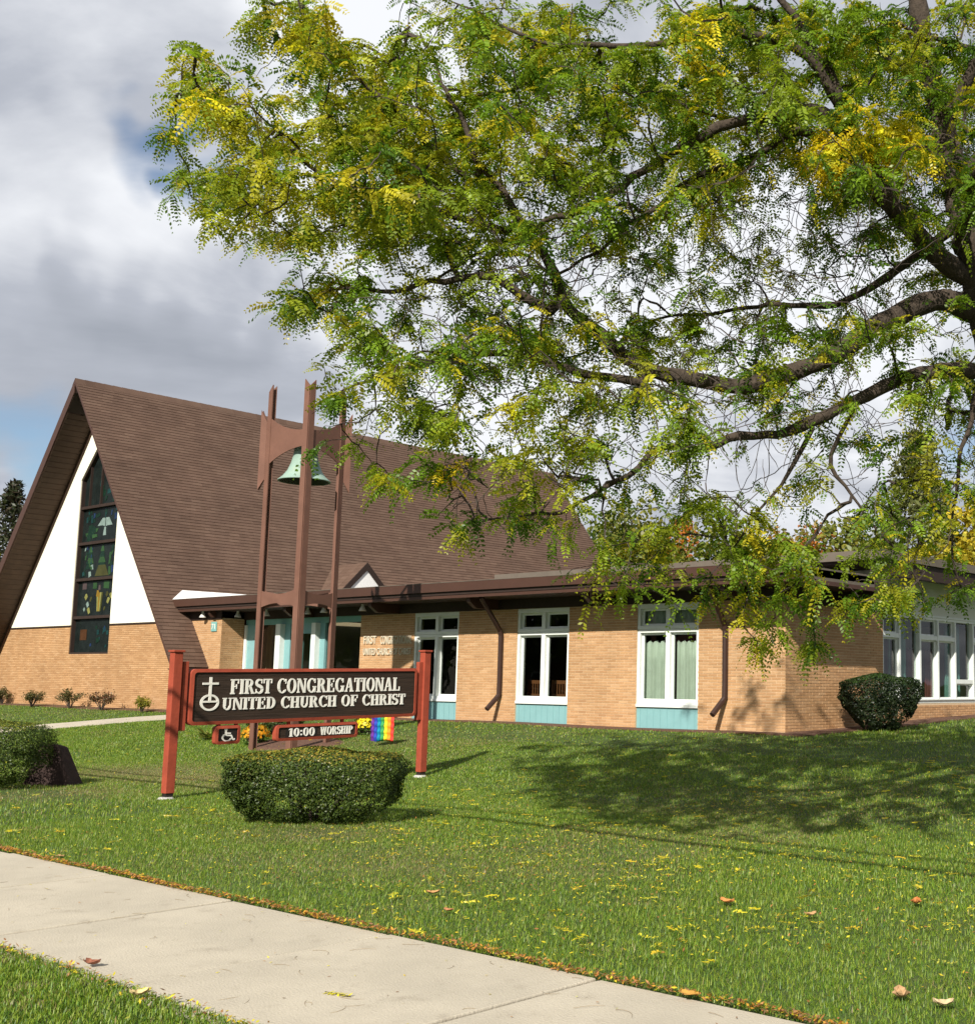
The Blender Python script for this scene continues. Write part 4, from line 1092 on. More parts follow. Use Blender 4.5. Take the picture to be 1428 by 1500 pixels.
def taper_plate(p, q, th=0.02):
    "upper plate: deep at the outer post, drawn in with curved edges towards the front post"
    d = q-p; n_ = unit(np.array([-d[1], d[0]])); b = MB(); m_ = 14
    mp = lambda u, v, t: (p[0]+d[0]*u+n_[0]*t, p[1]+d[1]*u+n_[1]*t, v)
    ez = lambda t: 1-(1-t)**2.2
    for k in range(m_):
        a, c = 0.02+0.96*k/m_, 0.02+0.96*(k+1)/m_
        b.prism([(a, 5.86+0.34*ez(a)), (c, 5.86+0.34*ez(c)), (c, 6.95-0.42*ez(c)), (a, 6.95-0.42*ez(a))], mp, -th/2, th/2)
    return b.build('plate', M['rust'], tower)
ctr = (TC+TL+TR)/3
taper_plate(TL, TC); taper_plate(TR, TC)
for p, q in ((TL, TC), (TC, TR), (TR, TL)): saddle(p, q, 2.95, 3.37, 0.12)
b = MB(); b.tube([(*(TL*0.5+TC*0.5), 6.54), (*ctr, 6.54), (*TR, 6.54)], 0.035, 6); b.build('yoke', M['rust'], tower)
bell = thing('bell', 'pale green verdigris bronze bell hung between the steel tower posts', 'bell', (ctr[0], ctr[1], 5.55))
prof = [(0.02, 0.90), (0.12, 0.895), (0.185, 0.86), (0.21, 0.80), (0.22, 0.68), (0.24, 0.52), (0.275, 0.37), (0.335, 0.22), (0.42, 0.10), (0.50, 0.03), (0.515, 0.02), (0.515, 0.0), (0.49, 0.0)]
b = MB(); b.lathe([(r_*1.0, z) for r_, z in prof], 40, (ctr[0], ctr[1], 5.55)); b.build('body', M['bell'], bell, smooth=True)
b = MB(); b.lathe([(0.49, 0.0), (0.37, 0.08), (0.28, 0.18), (0.20, 0.34), (0.14, 0.6), (0.02, 0.7)], 40, (ctr[0], ctr[1], 5.55)); b.build('inside', M['bell_in'], bell, smooth=True)
b = MB(); b.tube([(ctr[0], ctr[1], 6.42), (ctr[0], ctr[1], 6.52)], 0.05, 8); b.build('crown_loop', M['bell'], bell)
b = MB(); b.tube([(ctr[0], ctr[1], 6.2), (ctr[0], ctr[1], 5.62)], 0.02, 6); b.lathe([(0.0, 0.0), (0.05, 0.02), (0.06, 0.06), (0.03, 0.12), (0, 0.13)], 10, (ctr[0], ctr[1], 5.55)); b.build('clapper', M['bell_in'], bell)

# ------------------------------------------------------------------ shrubs
def palette(n, cols, wts=None, jit=0.25):
    c = np.array(cols)[RNG.choice(len(cols), n, p=wts)]
    return c*(1+RNG.uniform(-jit, jit, (n, 1)))
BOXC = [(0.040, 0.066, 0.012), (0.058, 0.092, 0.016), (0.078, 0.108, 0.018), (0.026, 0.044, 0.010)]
def clipped_shrub(name, label, ctr_, ax, half, hgt, n, cols, topcol, flare=0.72, leaf=0.030, power=3.2, zlow=0.0, cat='bush', group=None, topamt=0.55):
    """sheared shrub: superellipse plan, flat-domed top, sides drawn in towards the foot"""
    t = thing(name, label, cat, ctr_, group)
    ax = np.array([*ax, 0.0]); ay = np.array([-ax[1], ax[0], 0.0]); Z = np.array([0, 0, 1.0])
    D = rand_dirs(n)
    p = power
    rr_ = (np.abs(D)**p).sum(1)**(-1/p)
    depth = 1-np.abs(RNG.normal(0, 0.09, n))
    S = D*rr_[:, None]*depth[:, None]
    h = (S[:, 2]+1)/2                                     # 0 foot .. 1 top
    wob = 1+0.06*np.sin(5*S[:, 0]+1.2)*np.sin(4*S[:, 1]+0.4)+0.035*np.sin(11*S[:, 0]+7*S[:, 2])+0.03*np.sin(23*S[:, 0]+3)*np.sin(19*S[:, 2]+1)+np.where(RNG.uniform(0, 1, n) < 0.02, RNG.uniform(0, 0.09, n), 0)
    taper = flare+(1-flare)*np.clip(h*1.6, 0, 1)
    P = np.array(ctr_)+ax*(S[:, 0]*half[0]*taper*wob)[:, None]+ay*(S[:, 1]*half[1]*taper*wob)[:, None]+Z*(zlow+h*(hgt-zlow)*(1+0.03*np.sin(6*S[:, 0]+2)))[:, None]
    gap = np.sin(9*S[:, 0]+ctr_[0])*np.sin(8*S[:, 1]+2)*np.sin(10*h+1)
    keep = ~((h < 0.30-0.1*np.sin(7*S[:, 0])) & (np.sin(S[:, 0]*9+ctr_[0])+RNG.normal(0, 0.4, n) > 0.35)) & ~((gap > 0.42) & (RNG.uniform(0, 1, n) < 0.75))
    P, h, D = P[keep], h[keep], D[keep]; n = len(P)
    nrm = norm(D*np.array([1, 1, 1.2])@np.array([ax, ay, Z])+0.75*rand_dirs(n)+0.25*Z)
    U = perp(nrm); W = np.cross(nrm, U)
    V, Fq = diamond(P, U, W, leaf*RNG.uniform(0.7, 1.3, n), leaf*0.62*RNG.uniform(0.8, 1.2, n))
    c = palette(n, cols, None, 0.35)
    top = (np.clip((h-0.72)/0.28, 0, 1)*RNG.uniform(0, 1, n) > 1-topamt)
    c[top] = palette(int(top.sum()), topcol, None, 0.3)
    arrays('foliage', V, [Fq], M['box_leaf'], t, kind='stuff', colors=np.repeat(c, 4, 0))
    b = MB()
    for k in range(9):
        a = RNG.uniform(0, 2*PI); f0 = RNG.uniform(0.05, 0.35); f1 = RNG.uniform(0.3, 0.75)
        q0 = np.array(ctr_)+ax*math.cos(a)*half[0]*f0+ay*math.sin(a)*half[1]*f0-Z*0.05
        q1 = np.array(ctr_)+ax*math.cos(a)*half[0]*f1+ay*math.sin(a)*half[1]*f1+Z*hgt*0.75
        mid = (q0+q1)/2+Z*hgt*0.08
        b.tube([q0, mid, q1], [0.022, 0.016, 0.006], 5)
    b.build('stem', M['bark'], t)
    return t
ra = np.array([_r[0], _r[1]]); ra = ra/np.linalg.norm(ra)
c0 = np.array([-12.03, 8.25, 0.0])
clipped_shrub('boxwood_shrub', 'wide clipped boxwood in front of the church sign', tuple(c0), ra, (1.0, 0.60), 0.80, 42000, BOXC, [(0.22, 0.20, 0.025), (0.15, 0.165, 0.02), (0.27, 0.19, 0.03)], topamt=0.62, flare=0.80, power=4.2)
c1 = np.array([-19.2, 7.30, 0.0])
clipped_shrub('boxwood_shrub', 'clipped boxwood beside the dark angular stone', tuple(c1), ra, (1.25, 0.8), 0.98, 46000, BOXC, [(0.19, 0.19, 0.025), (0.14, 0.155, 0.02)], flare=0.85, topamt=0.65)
c2 = np.array([-11.98, 20.85, 0.66])
clipped_shrub('yew_shrub', 'dark cup-shaped clipped yew against the side brick wall', tuple(c2), ra, (0.80, 0.70), 1.12, 26000, [(0.012, 0.024, 0.009), (0.020, 0.034, 0.012), (0.030, 0.045, 0.014)], [(0.03, 0.06, 0.012)], flare=0.50, leaf=0.045, power=3.6)
# dark stone
b = MB(); st = np.array([-18.72, 8.42, 0.0])
def stp(a, d, z): p = st+np.array([ra[0], ra[1], 0])*a+np.array([-ra[1], ra[0], 0])*d; return (p[0], p[1], z)
b.hexa([stp(-0.40, -0.22, -0.1), stp(0.34, -0.20, -0.1), stp(0.36, 0.22, -0.1), stp(-0.40, 0.25, -0.1), stp(-0.22, -0.10, 0.62), stp(0.05, -0.09, 0.60), stp(0.10, 0.12, 0.54), stp(-0.22, 0.14, 0.60)])
o = b.build('marker_stone', M['stone'], None, bevel=0.03); tag(o, 'dark brown angular stone leaning beside the clipped boxwood', 'stone')
# loose shrubs along the gable wall
def loose_shrub(px, py, w, h, cols, label, n=900):
    g_ = on_ground(px, py); 
    t = thing('barberry_shrub', label, 'shrub', tuple(g_), 'small shrubs along the gable wall')
    b = MB(); tips = []
    for k in range(16):
        a = RNG.uniform(0, 2*PI); s_ = RNG.uniform(0.2, 1.0)
        q = g_+np.array([math.cos(a)*w/2*s_, math.sin(a)*w/2*s_*0.8, h*RNG.uniform(0.55, 1.0)*(1.05-0.4*s_)])
        mid = g_+(q-g_)*0.5+np.array([0, 0, h*0.15]); b.tube([g_-np.array([0, 0, 0.03]), mid, q], [0.012, 0.008, 0.003], 4); tips.append((mid, q))
    b.build('stem', M['twig'], t)
    ti = RNG.integers(0, len(tips), n); f = RNG.uniform(0, 1, n)[:, None]
    A = np.array([x[0] for x in tips])[ti]; B = np.array([x[1] for x in tips])[ti]
    P = A+(B-A)*f+RNG.normal(0, 0.055, (n, 3))*np.array([1, 1, 0.8]); P[:, 2] = np.maximum(P[:, 2], g_[2]+0.03)
    U = rand_dirs(n); W = perp(U); V, Fq = diamond(P, U, W, RNG.uniform(0.03, 0.075, n), 0.035)
    arrays('foliage', V, [Fq], M['far_leaf'], t, kind='stuff', colors=np.repeat(palette(n, cols, None, 0.35), 4, 0))
OL = [(0.10, 0.085, 0.03), (0.13, 0.10, 0.04), (0.07, 0.075, 0.025)]; RD = [(0.16, 0.075, 0.045), (0.11, 0.065, 0.03), (0.10, 0.08, 0.03)]
loose_shrub(2, 1032, 0.75, 0.62, OL, 'olive shrub at the far end of the row along the gable wall')
loose_shrub(46, 1036, 0.95, 0.60, OL, 'rounded olive shrub under the cream gable, beside the end one')
loose_shrub(102, 1038, 1.0, 0.66, OL, 'twiggy olive shrub below the stained glass window')
loose_shrub(148, 1041, 1.1, 0.68, RD, 'reddish twiggy shrub between the stained glass window and the sign post')
loose_shrub(207, 1044, 0.55, 0.48, [(0.26, 0.22, 0.03), (0.18, 0.19, 0.03)], 'small yellow-green shrub nearest the brick-red sign post', 700)
# mums, a low dark shrub and the rainbow banner in the bed by the tower
def mum(px, py, r_, cols, label):
    g_ = on_ground(px, py)
    t = thing('mum_plant', label, 'flowers', tuple(g_), 'potted mums by the tower')
    b = MB(); b.lathe([(r_*0.45, 0.0), (r_*0.6, 0.16), (r_*0.62, 0.18), (r_*0.5, 0.17), (0, 0.16)], 14, tuple(g_)); b.build('pot', M['terracotta'], t)
    n = 420; D = rand_dirs(n); D[:, 2] = np.abs(D[:, 2]); P = g_+np.array([0, 0, 0.16])+D*r_*RNG.uniform(0.85, 1.05, (n, 1))*np.array([1, 1, 0.85])
    V, Fq = diamond(P, perp(D), np.cross(D, perp(D)), 0.07, 0.06)
    arrays('flowers', V, [Fq], M['far_leaf'], t, kind='stuff', colors=np.repeat(palette(n, cols, None, 0.2), 4, 0))
    n = 500; D = rand_dirs(n); P = g_+np.array([0, 0, 0.16])+D*r_*RNG.uniform(0.6, 1.0, (n, 1)); P[:, 2] = np.maximum(P[:, 2], g_[2]+0.02)
    U = rand_dirs(n); V, Fq = diamond(P, U, perp(U), 0.07, 0.03)
    arrays('foliage', V, [Fq], M['far_leaf'], t, kind='stuff', colors=np.repeat(palette(n, [(0.06, 0.12, 0.02), (0.10, 0.17, 0.03)]), 4, 0))
mum(374, 1091, 0.30, [(0.62, 0.25, 0.01), (0.55, 0.30, 0.02)], 'orange mums in a low pot behind the wheelchair panel')
mum(537, 1076, 0.30, [(0.80, 0.62, 0.01), (0.85, 0.70, 0.03)], 'bright yellow mums in a low pot beside the rainbow banner')
gl = on_ground(310, 1083)
t = thing('hosta_plant', 'leafy yellow-green plant left of the wheelchair panel', 'plant', tuple(gl))
n = 160; a = RNG.uniform(0, 2*PI, n); U = norm(np.stack([np.cos(a), np.sin(a), RNG.uniform(0.1, 0.9, n)], -1)); P = gl+U*RNG.uniform(0.1, 0.36, (n, 1)); V, Fq = diamond(P, U, perp(U, np.array([0, 0, 1.0])), 0.20, 0.08)
arrays('leaves', V, [Fq], M['far_leaf'], t, kind='stuff', colors=np.repeat(palette(n, [(0.20, 0.24, 0.05), (0.12, 0.18, 0.03), (0.30, 0.28, 0.08)]), 4, 0))
gs = on_ground(402, 1076)
clipped_shrub('low_shrub', 'low dark shrub behind the service time panel', tuple(gs), ra, (0.62, 0.35), 0.42, 5000, BOXC[:2]+BOXC[3:], [(0.04, 0.07, 0.02)], leaf=0.05, topamt=0.2)
b = MB(); cc = np.array([-22.0, 14.5]); nb = 24; ring = []
for k in range(nb):
    a = 2*PI*k/nb; x, y = -21.9+1.25*math.cos(a)*(1+0.05*math.sin(5*a)), 14.5+0.85*math.sin(a)*(1+0.07*math.sin(3*a)); ring.append((x, y))
for r0, r1 in ((0.0, 0.5), (0.5, 0.8), (0.8, 1.0)):
    for k in range(nb):
        q = [(cc[0]+(x-cc[0])*f, cc[1]+(y-cc[1])*f, f) for (x, y), f in ((ring[k], r0), (ring[k], r1), (ring[(k+1) % nb], r1), (ring[(k+1) % nb], r0))]
        b.poly([(x, y, float(ground_z(x, y))+(0.04 if f < 0.9 else -0.02)) for x, y, f in q])
b.build('flower_bed', M['mulch'], kind='structure')
gf = on_ground(559, 1093)
fl = thing('rainbow_banner', 'rippled rainbow striped banner on a thin stake in the lawn', 'flag', tuple(gf))
b = MB(); sxn = np.array([-ra[1], ra[0]])
fz0, fz1, fw2 = gf[2]+0.09, gf[2]+0.60, 0.44
pL = gf+np.array([ra[0], ra[1], 0])*(-fw2/2)
b.tube([gf+np.array([ra[0], ra[1], 0])*(-fw2/2-0.012)-np.array([0, 0, 0.1]), np.array([*(gf[:2]+ra*(-fw2/2-0.012)), fz1+0.03])], 0.006, 6)
b.tube([np.array([*(gf[:2]+ra*(-fw2/2-0.012)), fz1+0.012]), np.array([*(gf[:2]+ra*(fw2/2)), fz1+0.02])], 0.005, 6); b.build('stake', M['black'], fl)
RB = [(0.10, 0.02, 0.22), (0.02, 0.05, 0.35), (0.0, 0.20, 0.33), (0.04, 0.28, 0.08), (0.75, 0.60, 0.02), (0.80, 0.25, 0.02), (0.62, 0.04, 0.03)]
for k, c in enumerate(RB):
    nm = ('violet', 'blue', 'teal', 'green', 'yellow', 'orange', 'red')[k]
    mt_ = mat('fabric_'+nm, c, 0.8, 0.08, 8)
    u0 = k/7; V = []; 
    for i in range(4):
        for j in range(15):
            u = (u0+i/3/7-0.5)*fw2; v = j/14; w_ = 0.022*math.sin(v*26+k*0.5)+0.02*math.sin(u*14)
            p = gf[:2]+ra*u+sxn*w_; V.append((p[0], p[1], fz0+(fz1-fz0)*v+0.01*math.sin(u*20)))
    ix = np.arange(60).reshape(4, 15); Fq = np.stack([ix[:-1, :-1], ix[1:, :-1], ix[1:, 1:], ix[:-1, 1:]], -1).reshape(-1, 4)
    o = arrays('stripe', np.array(V), [Fq], mt_, fl); s2 = o.modifiers.new('thick', 'SOLIDIFY'); s2.thickness = 0.003
# overhead cables along the street and the poles that carry them
def pole(x, label):
    t = thing('utility_pole', label, 'pole', (x, 2.45, 0.0), 'utility poles along the street')
    b = MB(); b.tube([(x, 2.45, -0.3), (x, 2.45, 9.0)], [0.16, 0.11], 10); b.build('shaft', M['pole_wood'], t)
    b = MB(); b.box(x-0.06, x+0.06, 1.5, 3.4, 8.2, 8.34); b.build('crossarm', M['pole_wood'], t)
pole(-46.0, 'timber utility pole farther along the street verge'); pole(22.0, 'timber utility pole behind the viewpoint on the verge')
for y, z, r_, lb in ((2.38, 5.55, 0.042, 'thick black cable strung low between the utility poles'), (2.75, 5.75, 0.026, 'thin black cable strung beside the thick one between the poles')):
    ts = np.linspace(0, 1, 40); b = MB(); b.tube([(-46+68*q, y, z+0.35*(2*q-1)**2) for q in ts], r_, 6)
    o = b.build('overhead_cable', M['cable']); tag(o, lb, 'cable')

# ------------------------------------------------------------------ honey locust
TB0 = at(1530, 1110, 11.8); TB0 = np.array([TB0[0], TB0[1], float(ground_z(TB0[0], TB0[1]))])
tree = thing('honey_locust_tree', 'large honey locust with green and yellow leaves arching over the lawn', 'tree', tuple(TB0))
LIMBS = [  # (parent, [(x, y, distance)...], r0, r1)
 (None, [(1535, 1150, 11.8), (1500, 900, 11.8), (1476, 640, 11.75), (1448, 500, 11.7), (1428, 400, 11.65), (1408, 300, 11.7), (1384, 200, 11.8), (1356, 80, 12.0), (1335, -60, 12.2), (1310, -220, 12.3)], 0.22, 0.05),
 (0, [(1425, 455, 11.7), (1385, 440, 11.6), (1340, 450, 11.5), (1290, 480, 11.35), (1240, 515, 11.2), (1180, 548, 11.1), (1100, 573, 11.0), (1040, 582, 10.95), (980, 568, 10.9), (920, 556, 10.85), (880, 530, 10.8), (850, 500, 10.8), (800, 452, 10.8), (772, 400, 10.8), (735, 330, 10.85), (690, 265, 10.9), (645, 185, 11.0), (600, 80, 11.1)], 0.120, 0.012),
 (1, [(805, 455, 10.8), (760, 430, 10.7), (718, 405, 10.65), (640, 420, 10.6), (560, 433, 10.6), (480, 428, 10.6), (430, 445, 10.6)], 0.05, 0.008),
 (1, [(940, 560, 10.85), (860, 545, 10.7), (780, 520, 10.6), (700, 510, 10.5), (600, 535, 10.5), (520, 560, 10.5), (470, 595, 10.5)], 0.045, 0.008),
 (0, [(1440, 545, 11.75), (1400, 542, 11.5), (1350, 550, 11.35), (1310, 563, 11.2), (1260, 592, 11.0), (1200, 622, 10.9), (1150, 640, 10.85), (1090, 650, 10.8), (1050, 664, 10.8), (985, 673, 10.75), (930, 715, 10.7), (850, 765, 10.7), (770, 770, 10.7), (690, 800, 10.8)], 0.085, 0.007),
 (0, [(1412, 405, 11.65), (1350, 355, 11.5), (1310, 310, 11.4), (1280, 265, 11.35), (1230, 150, 11.3), (1190, 75, 11.3), (1150, -10, 11.3), (1120, -90, 11.3)], 0.105, 0.025),
 (5, [(1265, 230, 11.35), (1200, 165, 11.2), (1130, 175, 11.1), (1060, 192, 11.0), (990, 228, 10.95), (930, 268, 10.9), (870, 312, 10.9), (800, 340, 10.9), (700, 390, 11.2), (620, 420, 11.3)], 0.075, 0.012),
 (5, [(1300, 300, 11.4), (1180, 195, 11.8), (1100, 240, 11.9), (1020, 280, 12.0), (950, 330, 12.0), (900, 372, 12.0), (840, 420, 12.1)], 0.06, 0.012),
 (0, [(1400, 330, 11.7), (1330, 385, 11.9), (1250, 440, 12.0), (1180, 452, 12.1), (1100, 460, 12.2), (1020, 470, 12.3), (940, 480, 12.4)], 0.06, 0.01),
 (1, [(742, 340, 10.85), (650, 312, 10.7), (560, 290, 10.65), (500, 275, 10.6), (450, 250, 10.6), (400, 215, 10.6), (340, 172, 10.6), (290, 132, 10.65), (264, 88, 10.7)], 0.035, 0.004),
 (1, [(690, 265, 10.9), (620, 205, 10.8), (560, 150, 10.75), (490, 95, 10.7), (440, 35, 10.7), (420, -50, 10.7)], 0.032, 0.006),
 (5, [(1240, 175, 11.3), (1180, 80, 11.1), (1080, 45, 11.0), (980, 52, 10.9), (880, 55, 10.9), (780, 38, 11.0), (690, -25, 11.1)], 0.05, 0.01),
 (0, [(1372, 200, 11.8), (1420, 110, 11.6), (1480, 0, 11.4), (1560, -120, 11.2)], 0.08, 0.02),
 (0, [(1440, 560, 11.8), (1520, 480, 11.6), (1620, 420, 11.4), (1740, 400, 11.2), (1850, 420, 11.0)], 0.11, 0.015),
 (0, [(1396, 300, 11.7), (1450, 220, 12.3), (1540, 120, 13.2), (1640, 40, 14.0), (1750, 0, 14.6)], 0.11, 0.015),
 (0, [(1405, 360, 11.7), (1430, 280, 10.6), (1480, 180, 9.4), (1560, 80, 8.6)], 0.09, 0.015),
 (4, [(1250, 600, 11.0), (1215, 680, 11.0), (1250, 735, 11.0), (1310, 805, 11.0), (1350, 880, 11.0)], 0.022, 0.005),
 (4, [(1190, 628, 10.9), (1150, 700, 11.0), (1100, 760, 11.0), (1060, 820, 11.0)], 0.022, 0.005),
 (0, [(1430, 560, 11.75), (1420, 640, 11.5), (1405, 720, 11.3), (1400, 820, 11.2), (1412, 880, 11.2)], 0.03, 0.006),
]
P_, PAR, PLEN, RB_ = [], [], [], []
chains = []                                        # node index lists
STEP = 0.11
def resample(W, step):
    W = np.asarray(W, float); s_ = np.concatenate([[0], np.cumsum(np.linalg.norm(np.diff(W, axis=0), axis=1))])
    n = max(2, int(s_[-1]/step)+1); t = np.linspace(0, s_[-1], n)
    # Catmull-Rom through the points
    out = np.empty((n, 3))
    for k, x in enumerate(t):
        i = min(max(np.searchsorted(s_, x)-1, 0), len(W)-2); f = (x-s_[i])/(s_[i+1]-s_[i]+1e-9)
        p0, p1, p2, p3 = W[max(i-1, 0)], W[i], W[i+1], W[min(i+2, len(W)-1)]
        out[k] = 0.5*((2*p1)+(-p0+p2)*f+(2*p0-5*p1+4*p2-p3)*f*f+(-p0+3*p1-3*p2+p3)*f**3)
    return out
limb_nodes = []
for li, (par, pts, r0, r1) in enumerate(LIMBS):
    W = resample([at(*q) for q in pts], STEP)
    n = len(W)
    if par is not None: W[2:] += (np.cumsum(RNG.normal(0, 0.016, (n-2, 3)), 0)+0.022*np.sin(np.arange(n-2)[:, None]*np.array([0.9, 1.13, 0.77])+li))*np.linspace(0, 1, n-2)[:, None]**0.5
    idx = []
    for k in range(n):
        t = k/(n-1); rad = (r1+(r0-r1)*(1-t)**(0.85 if par is None else 1.35))*(1+0.07*math.sin(k*0.9+li)+0.05*RNG.normal())
        if par is None: pi = len(P_)-1 if k else -1
        elif k == 0:
            pn = limb_nodes[par]; d = np.linalg.norm(np.array([P_[j] for j in pn])-W[0], axis=1); pi = pn[int(np.argmin(d))]
        else: pi = len(P_)-1
        P_.append(W[k]); PAR.append(pi); RB_.append(rad)
        PLEN.append(0 if pi < 0 else PLEN[pi]+np.linalg.norm(W[k]-P_[pi]))
        idx.append(len(P_)-1)
    limb_nodes.append(idx)
    chains.append(('limb', li, ([PAR[idx[0]]] if PAR[idx[0]] >= 0 else [])+idx))
# how much leaf the crown carries, in 60 px cells from (240, 0): read off the photograph
DEN = ["00571125763357787677", "22277765678778766677", "45236878678687765677", "16568888787677668866", "27678888576346446634",
       "02327776643235233433", "00033334322324333322", "00166433322244443212", "00026656765545544433", "00016344456654533434",
       "00021465434343423233", "00000565533322222223", "00000131312333222322", "00000011012333332322", "00000000001122333322", "00000000000000430000"]
YEL = ["00764434333432222222", "88765664443232222222", "88776665544332222222", "07665654544332223322", "06766655433222222222",
       "06655544333222222222", "00033333322222222222", "00444333222222222222", "00032222222222222222", "00033222222222222222",
       "00043222222222222222", "00000322223333333333", "00000323333333333333", "00000033333333333333", "00000000004444333333", "00000000000000440000"]
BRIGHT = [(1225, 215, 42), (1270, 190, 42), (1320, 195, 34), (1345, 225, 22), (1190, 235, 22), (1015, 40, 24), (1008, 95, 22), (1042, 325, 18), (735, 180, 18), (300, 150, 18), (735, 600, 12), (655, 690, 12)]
def py_row(r): return r < 6
att = []; kindl = []
LPT = np.array([P_[j] for li in range(1, len(LIMBS)) for j in limb_nodes[li]]); LPX = np.array([proj(q) for q in LPT]); LD = (LPT-CAM)@_f
def depth_here(px, py):
    "distance of the limbs that pass near this direction"
    d2 = (LPX[:, 0]-px)**2+(LPX[:, 1]-py)**2
    k = np.argsort(d2)[:6]; w = 1/(d2[k]+900); return float((LD[k]*w).sum()/w.sum())
for r_, row in enumerate(DEN):
    for c_, ch in enumerate(row):
        dn = int(ch)
        if dn:
            k = RNG.poisson(dn*(1.62 if py_row(r_) else 1.0))
            for _ in range(k):
                px, py = 240+60*(c_+RNG.uniform()), 60*(r_+RNG.uniform())
                if px > 1440: continue
                low = max(0, (py-640)/300)
                d = depth_here(px, py)+(RNG.normal(0.6, 1.1) if r_ < 7 else RNG.normal(0.1, 0.85-0.4*min(1, low)))
                att.append(at(px, py, d)); kindl.append(1)
        # bare twigs in the thin middle of the crown
        px0, py0 = 240+60*c_, 60*r_
        bare = 0
        if 660 <= px0 < 1440 and 240 <= py0 < 480: bare = 6.0
        elif 540 <= px0 < 1440 and 480 <= py0 < 720: bare = 4.0
        elif 780 <= px0 < 1440 and 720 <= py0 < 900: bare = 1.8
        elif dn >= 2: bare = 0.9
        for _ in range(RNG.poisson(bare)):
            px, py = px0+60*RNG.uniform(), py0+60*RNG.uniform()
            att.append(at(px, py, depth_here(px, py)+RNG.normal(0, 0.8))); kindl.append(0)
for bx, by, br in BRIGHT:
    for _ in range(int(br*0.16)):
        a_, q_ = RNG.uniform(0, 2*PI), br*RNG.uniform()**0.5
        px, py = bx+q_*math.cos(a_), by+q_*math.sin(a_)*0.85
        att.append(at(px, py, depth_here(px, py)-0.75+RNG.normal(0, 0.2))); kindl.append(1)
# the half of the crown above and beyond the frame
tc_ = np.array([TB0[0], TB0[1], 0])
for _ in range(820):
    v = rand_dirs(1)[0]; q = tc_+np.array([0, 0, 7.2])+v*np.array([6.2, 6.2, 4.2])*RNG.uniform(0.35, 1)**0.5
    x, y = proj(q); k = (q-CAM)@_f
    if q[2] < 2.6 or k < 5.0: continue
    if -40 < x < 1440 and -30 < y < 1100: continue
    if y > 520 and x > 1430 and q[2] < 3.6: continue
    if x < 330 and y < 100: continue
    att.append(q); kindl.append(1)
att = np.array(att); kindl = np.array(kindl)
# drop low ones that would end inside the building's air or below head height
ok = att[:, 2] > 1.75
att, kindl = att[ok], kindl[ok]
A0 = np.array(P_)
dmin = np.array([np.min(np.linalg.norm(A0-a, axis=1)) for a in att])
order = np.argsort(dmin)
CAP = 120000
NP = np.zeros((CAP, 3)); NL = np.zeros(CAP); n_now = len(P_); NP[:n_now] = A0; NL[:n_now] = PLEN
trunk_n = len([j for j in limb_nodes[0]])
pen = np.zeros(CAP); pen[:trunk_n] = 1.2
tips = []
for a_i in order:
    a = att[a_i]
    d = np.linalg.norm(NP[:n_now]-a, axis=1)
    cost = d+0.10*NL[:n_now]+pen[:n_now]
    j = int(np.argmin(cost)); dist = d[j]
    if dist < 0.03 or dist > 2.6: continue
    p0 = NP[j]; gp_ = PAR[j]; d0 = norm(p0-NP[gp_]) if gp_ >= 0 else np.array([0, 0, 1.0])
    ns = max(2, int(dist/0.09))
    to = norm(a-p0); side = norm(RNG.normal(size=3))
    c1_ = p0+(d0*0.45+to*0.55+side*0.22)*dist*0.4
    c2_ = a-(to*0.7+np.array([0, 0, -0.35])+side*0.1)*dist*0.33
    idx = [j]; 
    for k in range(1, ns+1):
        t = k/ns; q = (1-t)**3*p0+3*(1-t)**2*t*c1_+3*(1-t)*t*t*c2_+t**3*a
        if k < ns: q = q+RNG.normal(0, 0.011, 3)
        NP[n_now] = q; PAR.append(idx[-1]); NL[n_now] = NL[idx[-1]]+np.linalg.norm(q-NP[idx[-1]]); RB_.append(0.0)
        idx.append(n_now); n_now += 1
    chains.append(('twig', a_i, idx)); tips.append((a_i, idx))
def walk(j, n, dirv, droop):
    global n_now
    idx = [j]
    for k in range(n):
        dirv = norm(dirv+RNG.normal(0, 0.24, 3)+np.array([0, 0, droop])); q = NP[idx[-1]]+dirv*0.075
        if q[2] < 1.9: break
        NP[n_now] = q; PAR.append(idx[-1]); NL[n_now] = NL[idx[-1]]+0.075; RB_.append(0.0); idx.append(n_now); n_now += 1
    if len(idx) > 2: chains.append(('twig', -1, idx)); tips.append((-1, idx))
    return idx, dirv
prx = np.array([proj(NP[j]) for j in range(n_now)])
cand = np.where((prx[:, 0] > 600) & (prx[:, 0] < 1440) & (prx[:, 1] > 215) & (prx[:, 1] < 700) & (pen[:n_now] == 0))[0]
for j in RNG.choice(cand, 260):
    dv = norm(RNG.normal(size=3)*np.array([1, 1, 0.7])+np.array([0, 0, -0.15])); n_ = int(RNG.integers(7, 17))
    idx, d2_ = walk(int(j), n_, dv, RNG.uniform(-0.10, 0.03))
    for _ in range(RNG.integers(1, 4)):
        if len(idx) > 4: walk(int(idx[RNG.integers(2, len(idx)-1)]), int(RNG.integers(4, 10)), norm(dv+RNG.normal(0, 0.9, 3)), RNG.uniform(-0.08, 0.04))
NP = NP[:n_now]; PAR = np.array(PAR); RB_ = np.array(RB_)
load = np.zeros(n_now)
for a_, idx in tips: load[idx[-1]] += 1.0 if a_ >= 0 and kindl[a_] else 0.12
for j in range(n_now-1, 0, -1):
    if PAR[j] >= 0: load[PAR[j]] += load[j]
rad = np.maximum(RB_, 0.0047*np.maximum(load, 0.6)**0.43)
is_limb = RB_ > 0
rad[is_limb] = np.maximum(RB_[is_limb], np.minimum(rad[is_limb], RB_[is_limb]*1.25))
rest = MB()
